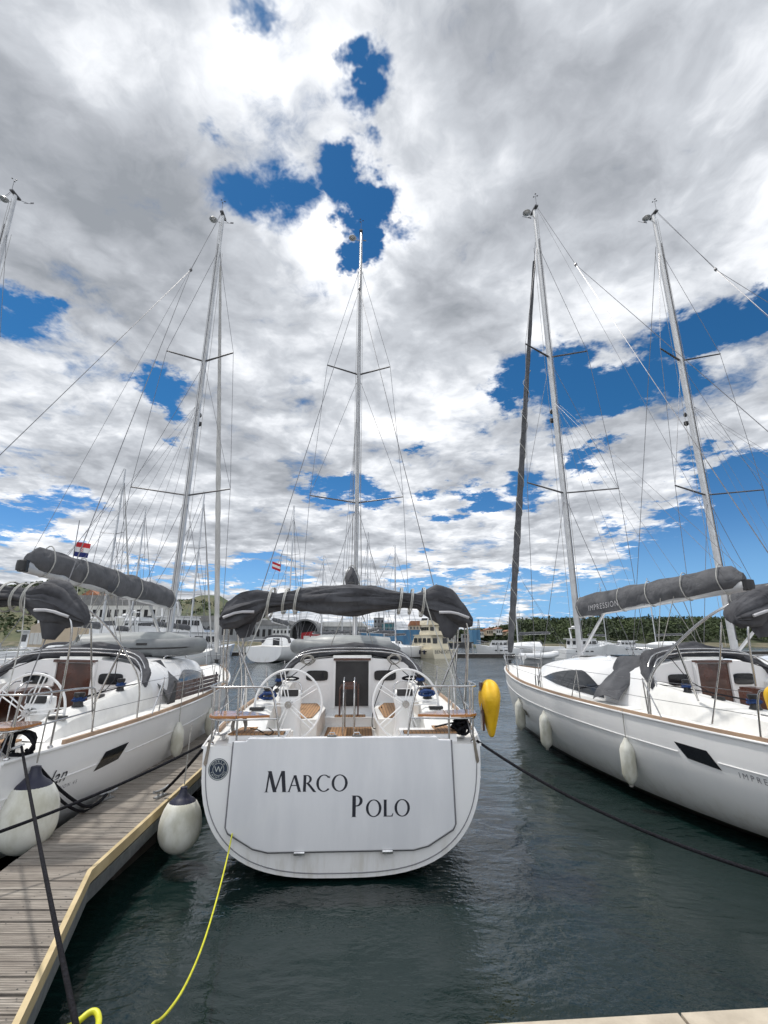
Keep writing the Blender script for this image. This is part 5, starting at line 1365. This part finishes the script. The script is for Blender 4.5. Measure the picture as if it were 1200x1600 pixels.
motor_yacht(112, 74, R(12), 14, 4.6, M['whiteb'], 'white flybridge yacht stern-on beneath the orange house', sup=((.12, .72, 1.7, 3.9),), fly=True, canopy='fabl')
motor_yacht(20, 62, R(-20), 13, 4.4, M['whiteb'], 'white motor yacht deepest in the row at the far left edge', sup=((.15, .75, 1.7, 3.9),), fly=True)
motor_yacht(330, 118, R(75), 14, 4.6, M['bluegel'], 'long pale blue motor boat moored side-on in front of the left hill', sup=((.2, .7, 1.6, 3.4),), fly=False)
motor_yacht(96, 44, R(5), 10, 3.8, M['whiteb'], 'white motor cruiser with dark windows between two others at far left', sup=((.25, .75, 1.6, 3.2),), fly=False)
motor_yacht(490, 100, R(6), 13, 6.6, M['whiteb'], 'white motor yacht with a dark red canopy far behind the middle yacht', sup=((.2, .75, 1.5, 3.6),), canopy='red', fly=False, arch=False)
motor_yacht(873, 78, R(-75), 9, 3.4, M['whiteb'], 'small white motor cruiser behind the mast of the right yacht', sup=((.25, .75, 1.5, 2.9),), fly=False)
motor_yacht(815, 84, R(70), 8, 3.0, M['whiteb'], 'white motor boat moored beyond the bow of the right yacht', sup=((.3, .7, 1.4, 2.6),), fly=False, arch=False)
motor_yacht(1010, 95, R(80), 8, 3.0, M['whiteb'], 'white motor boat far behind the cabin of the right yacht', sup=((.3, .7, 1.4, 2.6),), fly=False, arch=False)
# rigid inflatable on a boat behind the right bow
r = empty('rigid_inflatable', (X(838, 60), 60, .9), R(-80)); tag(r, 'white inflatable tender beyond the bow of the right yacht', 'tender')
e = MB(); e.tube([(-.8, -2, 0), (-.9, 1, .0), (-.5, 2.2, .2), (0, 2.6, .3), (.5, 2.2, .2), (.9, 1, 0), (.8, -2, 0)], .32, 12, sm=2); e.build('tube', M['whiteb'], r, smooth=60)
e = MB(); e.prism([(-.6, .1), (.6, .1), (0, -.9)], 'y', -1.9, 1.8); e.build('hull', M['whiteb'], r)
e = MB(); e.box((0, 0, .6), (.7, .8, .9)); e.build('console', M['whiteb'], r)

# far sailing yachts
def far_yacht(u, Y, rz, label, furl='white', sc=1.):
    r = empty('sailing_yacht', (X(u, Y), Y, 0), rz, sc); tag(r, label, 'sailing yacht', None)
    base_hull(r, low=True)
    e = MB(); rr = []
    for s in [i * 13.25 / 14 for i in range(15)]: b = Bm(s); rr.append([(b * k, s, Zr(s) - .012 + .05 * (1 - k * k)) for k in (-1, 0, 1)])
    e.loft(rr, closed=False); e.build('deck', M['gel2'], r)
    rings = [roof_ring(s) for s in (4.1, 5, 6.5, 8, 9.2, 10.2, 10.7)]; e = MB(); e.loft(rings, closed=False); e.add(rings[0], [tuple(range(len(rings[0])))]); e.build('coachroof', M['gel'], r, smooth=30)
    e = MB(); e.box((0, 4.05, 1.9), (.7, .08, .8)); e.build('companionway', M['glass'], r)
    e = MB(); e.lathe([(.02, -.02), (.02, .02)], (0, 0, 0), 6)
    e = MB(); e.tube([(-1.7, .3, 1.5), (-1.75, .2, 2.2), (1.75, .2, 2.2), (1.7, .3, 1.5)], .03, 6, sm=1); e.build('pushpit_rail', M['steel'], r)
    e = MB(); e.tube([(-1.5, 3.9, 1.9), (-1.2, 4.3, 2.5), (1.2, 4.3, 2.5), (1.5, 3.9, 1.9)], .16, 8, sm=2); e.build('sprayhood', M['fab'], r, smooth=60)
    rig(r, furl, low=True, wr=.022)
    return r
def shift(o, u, Y): c = o.rotation_euler.z; o.location.x = X(u, Y) + math.sin(c) * MS * o.scale.x; return o
far_yacht(413, 62, R(-4), 'white sailing yacht moored stern-on in the gap left of the middle yacht', None, 1.3)
FS = [(570, 60, R(15), 'sailing yacht whose mast stands just behind the middle mast', None), (498, 85, R(70), 'distant sailing yacht with its mast left of the middle mast', None), (619, 75, R(-70), 'distant sailing yacht with its mast right of the middle mast', None),
      (232, 40, R(-8), 'sailing yacht beyond the left yacht with its mast left of that mast', 'white'), (128, 46, R(-12), 'sailing yacht at left whose mast rises above the raised boom', None), (42, 33, R(-5), 'nearest of the background sailing yachts, mast at the far left', 'white'),
      (600, 120, R(60), 'small distant sailing yacht in front of the blue dock', None), (812, 95, R(80), 'distant sailing yacht behind the bow of the right yacht', None), (1032, 120, R(75), 'sailing yacht far below the wood behind the right boom', None), (955, 130, R(-70), 'most distant sailing yacht below the wood', None), (532, 95, R(-65), 'distant sailing yacht just left of the middle mast', None)]
for u, Y, a, lb, fu in FS: shift(far_yacht(u, Y, a, lb, fu), u, Y)
# red flag on the stern of the moored yacht
fl = empty('flag', (X(425, 64), 64, 12.2)); tag(fl, 'small red and white flag high on the moored yacht left of middle', 'flag')
e = MB(); 
for st_, mi in ((0, 0), (1, 1), (2, 0)):
    vs = [(x * .13 - .6, .05 * math.sin(x), (st_ + j) * .33 - x * .05) for x in range(10) for j in (0, 1)]; e.add(vs, [(2 * i, 2 * i + 1, 2 * i + 3, 2 * i + 2) for i in range(9)], mi)
e.build('cloth', [M['flagr'], M['flagw']], fl)
e = MB(); e.tube([(.58, 0, -.3), (.58, 0, 1.4)], .03, 5); e.build('staff', M['wire'], fl)
